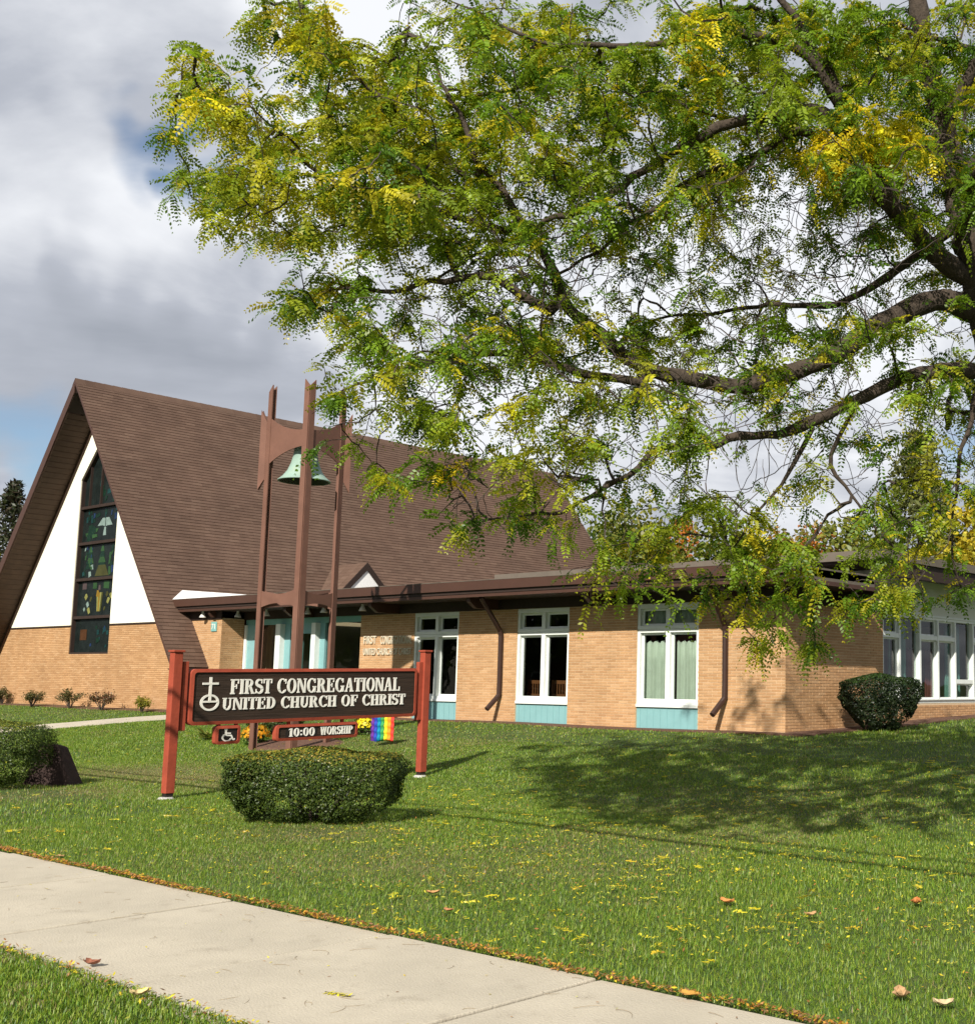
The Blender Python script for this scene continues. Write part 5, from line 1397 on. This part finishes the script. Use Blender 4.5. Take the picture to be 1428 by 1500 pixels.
for kind_, key_, idx in chains:
    pts = NP[idx]; rr2 = rad[idx].copy()
    if kind_ == 'limb':
        if len(idx) > 1 and key_ > 0: rr2[0] = rr2[1]*1.05
        b = MB()
        nn_ = 12 if rr2.max() > 0.08 else 8
        b.tube(pts, rr2, nn_); b.build('trunk' if key_ == 0 else 'branch', M['bark'], tree, smooth=True)
    else:
        rr2[0] = min(rr2[0], rr2[1]*1.3); rr2[-1] *= 0.5
        rest.tube(pts, rr2, 5 if rr2.max() > 0.012 else 3, cap=False)
rest.build('twigs', M['twig'], tree, kind='stuff')
# root flare
b = MB()
for k in range(7):
    a = 2*PI*k/7+0.3; d = np.array([math.cos(a), math.sin(a), 0])
    b.tube([TB0+d*0.16+np.array([0, 0, 0.5]), TB0+d*0.26+np.array([0, 0, 0.14]), TB0+d*0.45-np.array([0, 0, 0.06])], [0.12, 0.11, 0.04], 7)
b.build('root', M['bark'], tree, smooth=True)
# compound leaves: a drooping rachis with paired leaflets
LC, LU, LW, LL, LWd, LCol = [], [], [], [], [], []
gA = np.array([(0.115, 0.205, 0.014), (0.160, 0.255, 0.017), (0.215, 0.295, 0.021), (0.070, 0.140, 0.012)])
gO = np.array([(0.23, 0.275, 0.018), (0.30, 0.31, 0.02), (0.19, 0.25, 0.016)])
gY = np.array([(0.40, 0.385, 0.020), (0.46, 0.42, 0.022), (0.42, 0.36, 0.018), (0.33, 0.36, 0.02)])
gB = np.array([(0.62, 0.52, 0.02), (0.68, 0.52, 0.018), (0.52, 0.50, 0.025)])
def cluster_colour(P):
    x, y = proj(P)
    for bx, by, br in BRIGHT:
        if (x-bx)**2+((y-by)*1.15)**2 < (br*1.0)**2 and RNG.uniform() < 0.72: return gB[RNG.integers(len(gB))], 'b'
    c_, r_ = int((x-240)//60), int(y//60)
    yv = int(YEL[r_][c_]) if 0 <= c_ < 20 and 0 <= r_ < 16 else 2
    u = RNG.uniform()
    if u < (yv/10)**1.6*0.85: return gY[RNG.integers(len(gY))], 'y'
    if u < yv/10*0.9+0.16: return gO[RNG.integers(len(gO))], 'o'
    return gA[RNG.integers(len(gA))], 'g'
for a_i, idx in tips:
    if a_i < 0:
        if RNG.uniform() > 0.10: continue
        nlv = 2
    elif not kindl[a_i]:
        if RNG.uniform() > 0.14: continue
        nlv = 2
    else: nlv = RNG.integers(11, 18)
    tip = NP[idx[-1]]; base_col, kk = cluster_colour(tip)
    span = idx[-min(len(idx), 5):]
    bd = norm(NP[idx[-1]]-NP[idx[max(0, len(idx)-4)]])
    for q in range(nlv):
        j = span[RNG.integers(len(span))]; p = NP[j]+RNG.normal(0, 0.02, 3)
        dirv = norm(bd*0.5+RNG.normal(size=3)*np.array([1, 1, 0.55])+np.array([0, 0, -0.12])); ln = RNG.uniform(0.15, 0.245)
        npair = 9; c = base_col*RNG.uniform(0.72, 1.28)
        if RNG.uniform() < 0.12: c = (gY if kk == 'g' else gA)[RNG.integers(3)]
        ts = (np.arange(npair)+0.8)/npair
        rach = p+dirv*(ts*ln)[:, None]+np.array([0, 0, -1.0])*(0.55*ln*ts**2)[:, None]
        tg_ = norm(np.gradient(rach, axis=0))
        upv = norm(np.array([0, 0, 1.0])+0.55*RNG.normal(size=3))
        sd_ = norm(np.cross(tg_, upv))
        for s_ in (1, -1):
            U = norm(sd_*s_+tg_*0.45+np.array([0, 0, -0.30])+RNG.normal(0, 0.16, (npair, 3)))
            llen = ln*0.225*np.sin(PI*(0.12+0.80*ts))**0.5
            LC.append(rach+U*llen[:, None]*0.5); LU.append(U); LW.append(norm(np.cross(U, norm(np.cross(tg_, U)+0.25*RNG.normal(size=(npair, 3)))))); LL.append(llen); LWd.append(llen*0.52)
            LCol.append(np.repeat(c[None]*RNG.uniform(0.85, 1.15, (1, 1)), npair, 0))
LC, LU, LW = (np.concatenate(q) for q in (LC, LU, LW)); LL, LWd = np.concatenate(LL), np.concatenate(LWd); LCol = np.concatenate(LCol)
V, Fq = diamond(LC, LU, LW, LL, LWd, 0.05)
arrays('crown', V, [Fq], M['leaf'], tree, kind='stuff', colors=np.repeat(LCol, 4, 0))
print('tris', sum(len(q)*2 for q in [LC]), 'leaflets', len(LC), 'nodes', n_now, 'attractors', len(att))

# ------------------------------------------------------------------ trees beyond the roofs
def far_tree(px, py_top, D, w, cols, name, label, h=None, base=0.7, n=6000, leaf=0.30, conifer=False, seed=0):
    rg = np.random.default_rng(seed+100)
    top = at(px, py_top, D); g0 = np.array([top[0], top[1], base]); H = top[2]-base
    t = thing(name, label, 'tree', tuple(g0), 'trees beyond the church roofs')
    b = MB(); b.tube([g0-np.array([0, 0, 0.3]), g0+np.array([0.1, 0, H*0.4]), g0+np.array([0, 0.1, H*0.93])], [H*0.03, H*0.02, 0.03], 8)
    if conifer:
        PP, BC = [], []
        for lv in range(26):
            z = H*(0.10+0.90*lv/26); rr3 = w/2*(1-lv/26.5)**0.8*rg.uniform(0.75, 1.12)
            for k in range(9):
                a = rg.uniform(0, 2*PI); m_ = n//234
                f = rg.uniform(0.15, 1, m_)**0.7
                q = g0+np.array([0, 0, z])+np.stack([np.cos(a)*rr3*f, np.sin(a)*rr3*f, 0.12*w*np.sin(f*2.5)-0.10*w*f*f], -1)+rg.normal(0, 0.05*w*0.35+0.06, (m_, 3))*np.array([1, 1, 0.7])
                PP.append(q); BC.append(np.repeat(rg.uniform(0.7, 1.25), m_))
        P = np.concatenate(PP); sh = np.concatenate(BC); n = len(P); U = norm(rg.normal(size=(n, 3))+np.array([0, 0, -0.5])); wd = leaf*0.35
        b.build('trunk', M['bark'], t)
    else:
        nb = 42; D_ = rg.normal(size=(nb, 3)); D_ /= np.linalg.norm(D_, axis=1)[:, None]
        cc_ = np.array([0, 0, H*0.60]); cen = g0+cc_+D_*np.array([w*0.40, w*0.40, H*0.34])*rg.uniform(0.35, 1.0, (nb, 1))
        cen[0] = g0+np.array([0, 0, H*0.93])
        rads = rg.uniform(0.10, 0.20, nb)*w
        ci = rg.integers(0, nb, n); dd = rg.normal(size=(n, 3)); dd /= np.linalg.norm(dd, axis=1)[:, None]
        P = cen[ci]+dd*rads[ci][:, None]*np.array([1, 1, 0.8])*rg.uniform(0.55, 1.12, (n, 1)); sh = rg.uniform(0.85, 1.15, nb)[ci]
        U = rg.normal(size=(n, 3)); U /= np.linalg.norm(U, axis=1)[:, None]; wd = leaf*0.7
        for k in range(0, nb, 3): b.tube([g0+np.array([0, 0, H*rg.uniform(0.25, 0.5)]), (g0+cc_+cen[k])/2, cen[k]], [H*0.012, H*0.008, 0.02], 5)
        b.build('trunk', M['bark'], t)
    W = perp(U); V, Fq = diamond(P, U, W, leaf*RNG.uniform(0.6, 1.3, len(P)), wd)
    c = np.array(cols)[rg.integers(0, len(cols), len(P))]*sh[:, None]*rg.uniform(0.75, 1.25, (len(P), 1))
    arrays('crown', V, [Fq], M['far_leaf'], t, kind='stuff', colors=np.repeat(c, 4, 0))
YG = [(0.15, 0.17, 0.03), (0.20, 0.19, 0.03), (0.11, 0.14, 0.03)]; OR = [(0.42, 0.14, 0.025), (0.50, 0.18, 0.03), (0.33, 0.12, 0.03)]
YW = [(0.50, 0.38, 0.03), (0.42, 0.34, 0.03), (0.30, 0.28, 0.03)]; GN = [(0.05, 0.085, 0.022), (0.075, 0.11, 0.025), (0.035, 0.06, 0.018)]; MX = [(0.24, 0.17, 0.03), (0.30, 0.15, 0.03), (0.14, 0.14, 0.03)]
far_tree(925, 742, 62, 8.5, YG, 'maple_tree', 'yellow-green maple rising just past the far end of the A-frame roof', seed=1)
far_tree(1000, 752, 70, 6.0, OR, 'maple_tree', 'bright orange maple between two yellow-green crowns', seed=2)
far_tree(1062, 745, 60, 7.5, YG+GN[:1], 'maple_tree', 'greener maple to the near side of the bright orange maple', seed=3)
far_tree(1130, 772, 66, 7.0, MX, 'maple_tree', 'dull orange and green maple low behind the flat roof', seed=4)
far_tree(1195, 770, 60, 6.0, OR[2:]+MX, 'maple_tree', 'rusty orange maple beside the tall spruce', seed=5)
far_tree(1252, 752, 58, 5.5, YG, 'maple_tree', 'yellow-green maple half hidden by the tall spruce', seed=6)
far_tree(1345, 650, 52, 9.0, [(0.115, 0.13, 0.035), (0.15, 0.155, 0.045), (0.085, 0.10, 0.03)], 'spruce_tree', 'tall dark green spruce behind the flat roof', n=9000, leaf=0.34, conifer=True, seed=7)
far_tree(1440, 735, 50, 6.5, YW, 'maple_tree', 'bright yellow maple behind the flat roof beside the spruce', seed=8)
far_tree(870, 775, 75, 7.0, GN, 'maple_tree', 'dark green tree mostly hidden by the A-frame roof', n=4500, seed=9)
far_tree(1300, 790, 75, 8.0, GN, 'maple_tree', 'dark green bushy tree low behind the spruce', n=4500, seed=10)
far_tree(22, 712, 78, 7.0, [(0.035, 0.045, 0.022), (0.055, 0.06, 0.03), (0.05, 0.038, 0.025)], 'spruce_tree', 'dark ragged spruce beside the far slope of the A-frame', n=5000, leaf=0.42, conifer=True, seed=11)
far_tree(-20, 800, 75, 6.0, YG, 'maple_tree', 'yellow-green tree below the ragged spruce at the A-frame eave', n=4000, seed=12)

# ------------------------------------------------------------------ lawn
def fbm(x, y, s, seed):
    "cheap value noise for patchiness"
    rg = np.random.default_rng(seed); tab = rg.uniform(0, 1, (64, 64)); out = 0; amp = 1.0; tot = 0
    for o in range(4):
        X, Y = x/s*2**o, y/s*2**o; i, j = np.floor(X).astype(int), np.floor(Y).astype(int); fx, fy = X-i, Y-j
        fx, fy = fx*fx*(3-2*fx), fy*fy*(3-2*fy)
        g_ = lambda a, b_: tab[a % 64, b_ % 64]
        out = out+amp*((g_(i, j)*(1-fx)+g_(i+1, j)*fx)*(1-fy)+(g_(i, j+1)*(1-fx)+g_(i+1, j+1)*fx)*fy); tot += amp; amp *= 0.55
    return out/tot
def dist_path(x, y):
    P = np.stack([x, y], -1); return np.min(np.linalg.norm(P[:, None]-PATH[None], axis=2), axis=1)
dry_spots = [(*on_ground(*q)[:2], r_, a) for q, r_, a in (((200, 1132), 1.5, 0.9), (( 285, 1140), 1.3, 0.9), ((340, 1150), 1.0, 0.7), ((60, 1165), 1.2, 0.7), ((465, 1222), 0.75, 0.8), ((700, 1085), 1.2, 0.35), ((800, 1260), 1.2, 0.3), ((560, 1260), 1.0, 0.45), ((400, 1260), 0.9, 0.35), ((600, 1090), 0.9, 0.5))]
def grass(n, x0, x1, y0, y1, ln, wd, segs):
    x = RNG.uniform(x0, x1, n); y = RNG.uniform(y0, y1, n)
    z = ground_z(x, y); P = np.stack([x, y, z], -1)
    d = P-CAM; k = d@_f; px = CX+F_PX*(d@_r)/k; py = CY-F_PX*(d@_u)/k
    ok = (k > 1) & (px > -60) & (px < 1490) & (py < 1560)
    ok &= ~((y > 3.30) & (y < 5.0)); ok &= y > 2.03
    ok &= ~((y > 18.2) & (x < -31.6)) & ~((y > 18.5) & (x < -12.3) & (x > -31.6))
    den = fbm(x, y, 1.1, 3); ok &= RNG.uniform(0, 1, n) < 0.35+1.1*den
    x, y, z = x[ok], y[ok], z[ok]
    dp = dist_path(x, y) if y1 > 11 else np.full(len(x), 9.0)
    ok = dp > 0.78; x, y, z = x[ok], y[ok], z[ok]; n = len(x)
    dry = np.clip((fbm(x, y, 2.6, 5)-0.58)*2.0, 0, 0.36)+np.clip((fbm(x, y, 0.5, 8)-0.62)*1.4, 0, 0.25)
    for sx_, sy_, r_, a in dry_spots: dry = np.maximum(dry, a*np.exp(-(((x-sx_)**2+(y-sy_)**2)/r_**2)))
    L_ = ln*RNG.uniform(0.5, 1.25, n)*(1-0.55*dry)*(0.75+0.5*fbm(x, y, 0.6, 9)); a = RNG.uniform(0, 2*PI, n); lean = RNG.uniform(0.1, 1.35, n)
    dirh = np.stack([np.cos(a), np.sin(a), 0*a], -1); side = np.stack([-np.sin(a), np.cos(a), 0*a], -1)
    B = np.stack([x, y, z-0.004], -1); Wd = (wd*RNG.uniform(0.7, 1.3, n))[:, None]
    tip = B+dirh*(L_*np.sin(lean))[:, None]+np.array([0, 0, 1.0])*(L_*np.cos(lean))[:, None]
    isdry = RNG.uniform(0, 1, n) < dry*0.95+0.03
    c = palette(n, [(0.105, 0.195, 0.013), (0.150, 0.245, 0.016), (0.200, 0.280, 0.022), (0.070, 0.160, 0.010), (0.25, 0.31, 0.035)], None, 0.3)
    c[isdry] = palette(int(isdry.sum()), [(0.30, 0.23, 0.10), (0.24, 0.20, 0.08), (0.20, 0.19, 0.06)], None, 0.25)
    if segs == 1:
        V = np.stack([B-side*Wd/2, B+side*Wd/2, tip], 1).reshape(-1, 3); F1 = [np.arange(3*n).reshape(n, 3)]; rep = 3
    else:
        mid = B+dirh*(L_*np.sin(lean)*0.35)[:, None]+np.array([0, 0, 1.0])*(L_*np.cos(lean*0.6)*0.6)[:, None]
        V = np.stack([B-side*Wd/2, B+side*Wd/2, mid+side*Wd*0.4, mid-side*Wd*0.4, tip], 1).reshape(-1, 3)
        base = np.arange(n)[:, None]*5; F1 = [base+np.array([[0, 1, 2, 3]]), base+np.array([[3, 2, 4]])]; rep = 5
    return V, F1, np.repeat(c, rep, 0)
GV_, GF3, GF4, GC_ = [], [], [], []; offv = 0
for args in ((120000, -9.5, 1.0, 2.0, 3.35, 0.042, 0.0045, 2), (250000, -14, 0.5, 4.97, 8.0, 0.040, 0.0050, 1), (380000, -24, -1.0, 8.0, 12.0, 0.040, 0.0068, 1), (90000, -44, -13.9, 4.97, 8.0, 0.055, 0.009, 1), (80000, -46, -23.9, 7.9, 12.6, 0.055, 0.012, 1), (220000, -34, -3, 12.0, 16.0, 0.042, 0.010, 1), (200000, -52, -4, 12.5, 21.0, 0.045, 0.014, 1), (26000, -12.2, -6, 19.0, 30.0, 0.06, 0.014, 1)):
    V, F1, c = grass(*args)
    for f in F1: (GF3 if f.shape[1] == 3 else GF4).append(f+offv)
    GV_.append(V); GC_.append(c); offv += len(V)
lawn = arrays('lawn_grass', np.concatenate(GV_), [np.concatenate(GF4), np.concatenate(GF3)], M['blade'], None, 'stuff', np.concatenate(GC_))
tag(lawn, 'mown green lawn with dry patches between the pavement and the church', 'grass')

# ------------------------------------------------------------------ fallen leaves
YL = [(0.54, 0.46, 0.025), (0.60, 0.54, 0.04), (0.48, 0.40, 0.03), (0.46, 0.46, 0.07), (0.52, 0.38, 0.03)]; BR = [(0.34, 0.15, 0.05), (0.26, 0.12, 0.05), (0.42, 0.22, 0.09), (0.20, 0.11, 0.06)]
LV, LF, LK = [], [], []; off = 0
def add_l(C, U, W, ln, wd, c):
    global off
    V, Fq = diamond(C, U, W, ln, wd); LV.append(V); LF.append(Fq+off); LK.append(np.repeat(c, 4, 0)); off += len(V)
def flat_dirs(n, tilt):
    a = RNG.uniform(0, 2*PI, n); U = norm(np.stack([np.cos(a), np.sin(a), RNG.normal(0, tilt, n)], -1)); W = perp(U, np.array([0, 0, 1.0])); return U, norm(W+np.stack([0*a, 0*a, RNG.normal(0, tilt, n)], -1))
def in_view(x, y):
    d = np.stack([x, y, ground_z(x, y)], -1)-CAM; k = d@_f; px = CX+F_PX*(d@_r)/k; py = CY-F_PX*(d@_u)/k
    return (k > 1) & (px > -40) & (px < 1470) & (py < 1540)
def leafy(n, x0, x1, y0, y1, zoff):
    x, y = RNG.uniform(x0, x1, n), RNG.uniform(y0, y1, n)
    # thickest under the tree
    wgt = np.exp(-((x+6)**2/70+(y-9)**2/60)); wgt = np.maximum(wgt, 0.12)*np.clip(3.2*(fbm(x, y, 1.3, 21)-0.28), 0.06, 1.5)
    ok = (RNG.uniform(0, 1, n) < wgt) & in_view(x, y) & ~((y > 3.28) & (y < 5.02)) & (y > 2.05) & (y < 18.3)
    return x[ok], y[ok]
# single leaflets
x, y = leafy(60000, -32, 0, 2.1, 18.3, 0); n = len(x); U, W = flat_dirs(n, 0.35)
add_l(np.stack([x, y, ground_z(x, y)+RNG.uniform(0.015, 0.05, n)], -1), U, W, RNG.uniform(0.022, 0.040, n), 0.013, palette(n, YL+BR[:1], None, 0.25))
# whole compound leaves
x, y = leafy(3000, -28, 0, 2.1, 18.3, 0)
for xx, yy in zip(x, y):
    a = RNG.uniform(0, 2*PI); ln = RNG.uniform(0.08, 0.17); m_ = 7; t = (np.arange(m_)+0.5)/m_
    d = np.array([math.cos(a), math.sin(a), 0]); s_ = np.array([-d[1], d[0], 0]); z0 = float(ground_z(xx, yy))+RNG.uniform(0.03, 0.055)
    c = np.array(YL)[RNG.integers(len(YL))]*RNG.uniform(0.8, 1.15)
    for sg in (1, -1):
        U = norm(s_*sg+d*0.5+RNG.normal(0, 0.25, (m_, 3))); C = np.array([xx, yy, z0])+d*(t*ln)[:, None]+s_*(0.1*ln*np.sin(3*t))[:, None]+U*0.014
        W = perp(U, norm(np.array([0, 0, 1.0])+0.4*RNG.normal(size=3))); add_l(C, U, W, 0.032, 0.013, np.repeat(c[None], m_, 0))
# orange-brown litter along the far edge of the pavement, and a little on the near edge
n = 6500; x = RNG.uniform(-14, 0.5, n); y = 5.02+np.abs(RNG.normal(0, 0.032, n))-0.045+0.02*np.sin(x*3); ok = in_view(x, y) & (RNG.uniform(0, 1, n) < 0.25+0.9*fbm(x, y*0+1, 0.8, 31)); x, y = x[ok], y[ok]; n = len(x)
U, W = flat_dirs(n, 0.4); add_l(np.stack([x, y, 0.012+RNG.uniform(0, 0.03, n)], -1), U, W, RNG.uniform(0.018, 0.045, n), 0.014, palette(n, BR+[(0.45, 0.22, 0.04), (0.50, 0.26, 0.04), YL[2]], None, 0.3))
n = 900; x = RNG.uniform(-9, 0, n); y = 3.30-np.abs(RNG.normal(0, 0.06, n)); ok = in_view(x, y); x, y = x[ok], y[ok]; n = len(x)
U, W = flat_dirs(n, 0.4); add_l(np.stack([x, y, 0.02+RNG.uniform(0, 0.03, n)], -1), U, W, RNG.uniform(0.02, 0.04, n), 0.013, palette(n, YL+BR, None, 0.3))
# stray leaflets on the pavement and the mulch
n = 130; x = RNG.uniform(-12, -2, n); y = RNG.uniform(3.35, 4.95, n); U, W = flat_dirs(n, 0.15)
add_l(np.stack([x, y, 0.008+0*x], -1), U, W, RNG.uniform(0.012, 0.03, n), 0.009, palette(n, YL+BR, None, 0.3))
fo = arrays('fallen_leaves', np.concatenate(LV), [np.concatenate(LF)], M['litter'], None, 'stuff', np.concatenate(LK))
tag(fo, 'small yellow and brown leaves scattered over the lawn and pavement edge', 'leaves')
# thin bent stalks lying on the concrete
b = MB()
for _ in range(80):
    x, y, a, ln, cv = RNG.uniform(-11, -2), RNG.uniform(3.38, 4.92), RNG.normal(0.3, 0.9), RNG.uniform(0.05, 0.17), RNG.normal(0, 1.4)
    if not in_view(np.array([x]), np.array([y]))[0]: continue
    pts = []
    for t in np.linspace(0, 1, 5): pts.append((x+ln*(math.cos(a+cv*t*0.6))*t, y+ln*math.sin(a+cv*t*0.6)*t, 0.0045+0.006*t*(1-t)))
    if max(p[1] for p in pts) > 4.96 or min(p[1] for p in pts) < 3.34: continue
    b.tube(pts, [0.0014, 0.0013, 0.0012, 0.001, 0.0008], 3, cap=False)
so = b.build('leaf_stalks', M['stalk'], None, kind='stuff'); tag(so, 'thin bent brown leaf stalks lying on the pavement', 'stalks')
# larger single leaves one can point at
def big_leaf(px, py, size, c, label, ang, curl=0.35, z=0.03):
    size *= 0.72; curl *= 0.55
    g_ = on_ground(px, py); mt_ = mat('dry_leaf', c, 0.8, 0.25, 20)
    a = np.array([math.cos(ang), math.sin(ang), 0]); s_ = np.array([-a[1], a[0], 0]); b = MB(); N_ = 7; rows = []
    for i in range(N_+1):
        t = i/N_; w = size*0.40*math.sin(PI*min(1, t*0.95+0.05))**0.7*(1+0.25*math.sin(i*2.3))
        rows.append([g_+a*(t-0.5)*size+s_*w*k+np.array([0, 0, z+size*curl*abs(k)**1.5*0.5+size*curl*0.5*(2*t-1)**2]) for k in (-1, -0.5, 0, 0.5, 1)])
    for i in range(N_):
        for k in range(4): b.poly([rows[i][k], rows[i+1][k], rows[i+1][k+1], rows[i][k+1]])
    o = b.build('fallen_leaf', mt_); s2 = o.modifiers.new('thick', 'SOLIDIFY'); s2.thickness = 0.0015
    tag(o, label, 'leaf', 'large dry leaves on the ground')
big_leaf(135, 1416, 0.13, (0.22, 0.085, 0.05), 'curled red-brown leaf at the near edge of the pavement', 0.5, 0.6, 0.012)
big_leaf(203, 1470, 0.12, (0.50, 0.38, 0.18), 'crumpled tan leaf in the grass by the near edge of the pavement', 1.2, 0.7, 0.04)
big_leaf(634, 1315, 0.13, (0.46, 0.25, 0.10), 'orange-tan curled leaf on the lawn above the middle of the pavement', 0.9, 0.5)
big_leaf(657, 1341, 0.10, (0.36, 0.16, 0.07), 'smaller brown leaf just below the orange-tan curled one', 0.4, 0.5)
big_leaf(1065, 1329, 0.15, (0.50, 0.20, 0.06), 'bright orange-brown leaf alone on the lawn', 0.2, 0.6)
big_leaf(1342, 1330, 0.13, (0.46, 0.17, 0.05), 'upright rust-coloured leaf on the lawn', 1.9, 0.8)
big_leaf(1187, 1348, 0.12, (0.36, 0.22, 0.10), 'dull brown cupped leaf on the lawn between the two brighter ones', 1.1, 0.6)
big_leaf(1320, 1470, 0.15, (0.42, 0.26, 0.13), 'folded tan leaf near the lower lawn corner', 2.3, 0.8)
big_leaf(1382, 1482, 0.14, (0.50, 0.38, 0.22), 'pale buff leaf beside the folded tan one', 0.7, 0.6)
big_leaf(1010, 1466, 0.14, (0.45, 0.24, 0.05), 'amber leaf on the litter strip along the pavement', 0.2, 0.3)
big_leaf(88, 1257, 0.13, (0.42, 0.24, 0.12), 'tan leaf lying on the far edge of the pavement', 0.2, 0.3, 0.012)
g_ = on_ground(495, 1460); b_ = MB(); 
sp = thing('leaf_sprig', 'small yellow leaf sprig lying on the pavement slab', 'leaf', tuple(g_))
m_ = 9; t = (np.arange(m_)+0.5)/m_; C = g_+np.array([1, 0.15, 0])*((t-0.5)*0.16)[:, None]+np.array([0, 0, 0.012]); U0 = np.array([0.2, 1, 0.1])
CC = np.concatenate([C, C]); UU = norm(np.concatenate([np.repeat(U0[None], m_, 0), np.repeat((U0*np.array([1, -1, 1]))[None], m_, 0)])+RNG.normal(0, 0.3, (2*m_, 3)))
V, Fq = diamond(CC+UU*0.012, UU, perp(UU, np.array([0, 0, 1.0])), 0.036, 0.015); arrays('leaflets', V, [Fq], M['litter'], sp, colors=np.repeat(palette(2*m_, YL[:2]), 4, 0))
b_.tube([g_+np.array([-0.11, 0, 0.006]), g_+np.array([0.09, 0.01, 0.012])], 0.002, 4); b_.build('stalk', M['twig'], sp)

# ------------------------------------------------------------------ out-of-frame houses and trees; those across the street added to darken window reflections
def house(x, y, w, d, h, wall_c, roof_c, label, facing):
    t = thing('offscreen_house', label, 'house', (x, y, 0.0), 'houses across the street')
    mw, mr = mat('house_siding', wall_c, 0.8, 0.06, 3), mat('house_roof', roof_c, 0.9, 0.2, 6)
    b = MB(); b.box(x-w/2, x+w/2, y-d/2, y+d/2, -0.2, h); b.prism([(y-d/2, h), (y+d/2, h), (y, h+d*0.34)], lambda u, v, q: (q, u, v), x-w/2, x+w/2); b.build('wall', mw, t)
    b = MB()
    for s_ in (1, -1):
        P = [(x-w/2-0.4, y, h+d*0.34+0.16), (x+w/2+0.4, y, h+d*0.34+0.16), (x+w/2+0.4, y+s_*(d/2+0.5), h-0.2), (x-w/2-0.4, y+s_*(d/2+0.5), h-0.2)]
        b.hexa([(a, c, e-0.15) for a, c, e in P]+P if s_ < 0 else [(a, c, e-0.15) for a, c, e in P][::-1]+P[::-1])
    b.build('roof', mr, t)
    for k in range(4):
        if facing == 'y':
            xx = x-w/2+w*(k+0.5)/4; 
            if k == 2: MB().box(xx-0.5, xx+0.5, y+d/2, y+d/2+0.05, 0, 2.1).build('door', M['brown'], t); continue
            f = MB().box(xx-0.55, xx+0.55, y+d/2, y+d/2+0.05, 0.9, 2.2).build('window', M['frame'], t)
            MB().box(xx-0.45, xx+0.45, y+d/2+0.051, y+d/2+0.06, 1.0, 2.1).build('pane', M['dark_glass'], f)
        else:
            yy = y-d/2+d*(k+0.5)/4
            if k == 1: MB().box(x-w/2-0.05, x-w/2, yy-0.5, yy+0.5, 0, 2.1).build('door', M['brown'], t); continue
            f = MB().box(x-w/2-0.05, x-w/2, yy-0.55, yy+0.55, 0.9, 2.2).build('window', M['frame'], t)
            MB().box(x-w/2-0.06, x-w/2-0.051, yy-0.45, yy+0.45, 1.0, 2.1).build('pane', M['dark_glass'], f)
house(-98, -24, 13, 9, 4.6, (0.30, 0.28, 0.24), (0.06, 0.05, 0.05), 'unseen grey sided house added across the street for darker reflections, farthest along', 'y')
house(-76, -25, 12, 9, 5.0, (0.45, 0.43, 0.38), (0.07, 0.06, 0.06), 'unseen pale sided house added across the street for darker reflections', 'y')
house(-55, -24, 12, 9, 4.4, (0.20, 0.08, 0.06), (0.05, 0.04, 0.04), 'unseen red sided house added across the street for darker reflections', 'y')
house(15, 46, 11, 9, 4.6, (0.50, 0.12, 0.10), (0.10, 0.08, 0.07), 'barn red house beyond the side lawn', 'x')
house(23, 62, 10, 9, 4.8, (0.62, 0.58, 0.50), (0.08, 0.07, 0.07), 'cream house beyond the side lawn', 'x')
SPOTS = [(-118, -17, 'unseen leafy green tree added at the far end of the row across the street'), (-107, -16, 'unseen broad green tree added before the grey house across the street'), (-97, -15, 'unseen green tree added between the grey and the pale house'), (-87, -17, 'unseen green tree added by the near side of the grey house'), (-77, -15, 'unseen green tree added before the pale house'), (-67, -16, 'unseen green tree added between the pale and the red house'), (-57, -15, 'unseen green tree added before the red house'), (-47, -17, 'unseen green tree added at the near corner of the red house'), (8, 48, 'yellowing tree before the barn red house'), (17, 55, 'yellowing tree between the barn red and the cream house'), (30, 72, 'yellowing tree past the cream house')]
for k, (x, y, lb_) in enumerate(SPOTS):
    t = thing('offscreen_tree', lb_, 'tree', (x, y, 0.0), ('unseen trees added across the street', 'trees beyond the side lawn')[k > 7])
    s_ = 1.45 if k <= 7 else 1.0  # added street row scaled up to block the sky mirrored in the facade glass
    b = MB(); b.tube([(x, y, -0.2), (x+0.1, y, 3), (x, y, 7.5)], [0.25, 0.18, 0.05], 8); b.build('trunk', M['bark'], t)
    n = 3500; dv = rand_dirs(n); nb = 18; cb = rand_dirs(nb)*np.array([2.4, 2.0, 2.2])*s_+np.array([x, y, 3.6+2.2*s_]); P = cb[RNG.integers(0, nb, n)]+dv*RNG.uniform(0.7, 1.5, (n, 1))*s_
    U = rand_dirs(n); V, Fq = diamond(P, U, perp(U), RNG.uniform(0.35, 0.7, n), 0.4)
    arrays('crown', V, [Fq], M['far_leaf'], t, kind='stuff', colors=np.repeat(palette(n, GN if k <= 7 else YG, None, 0.3), 4, 0))
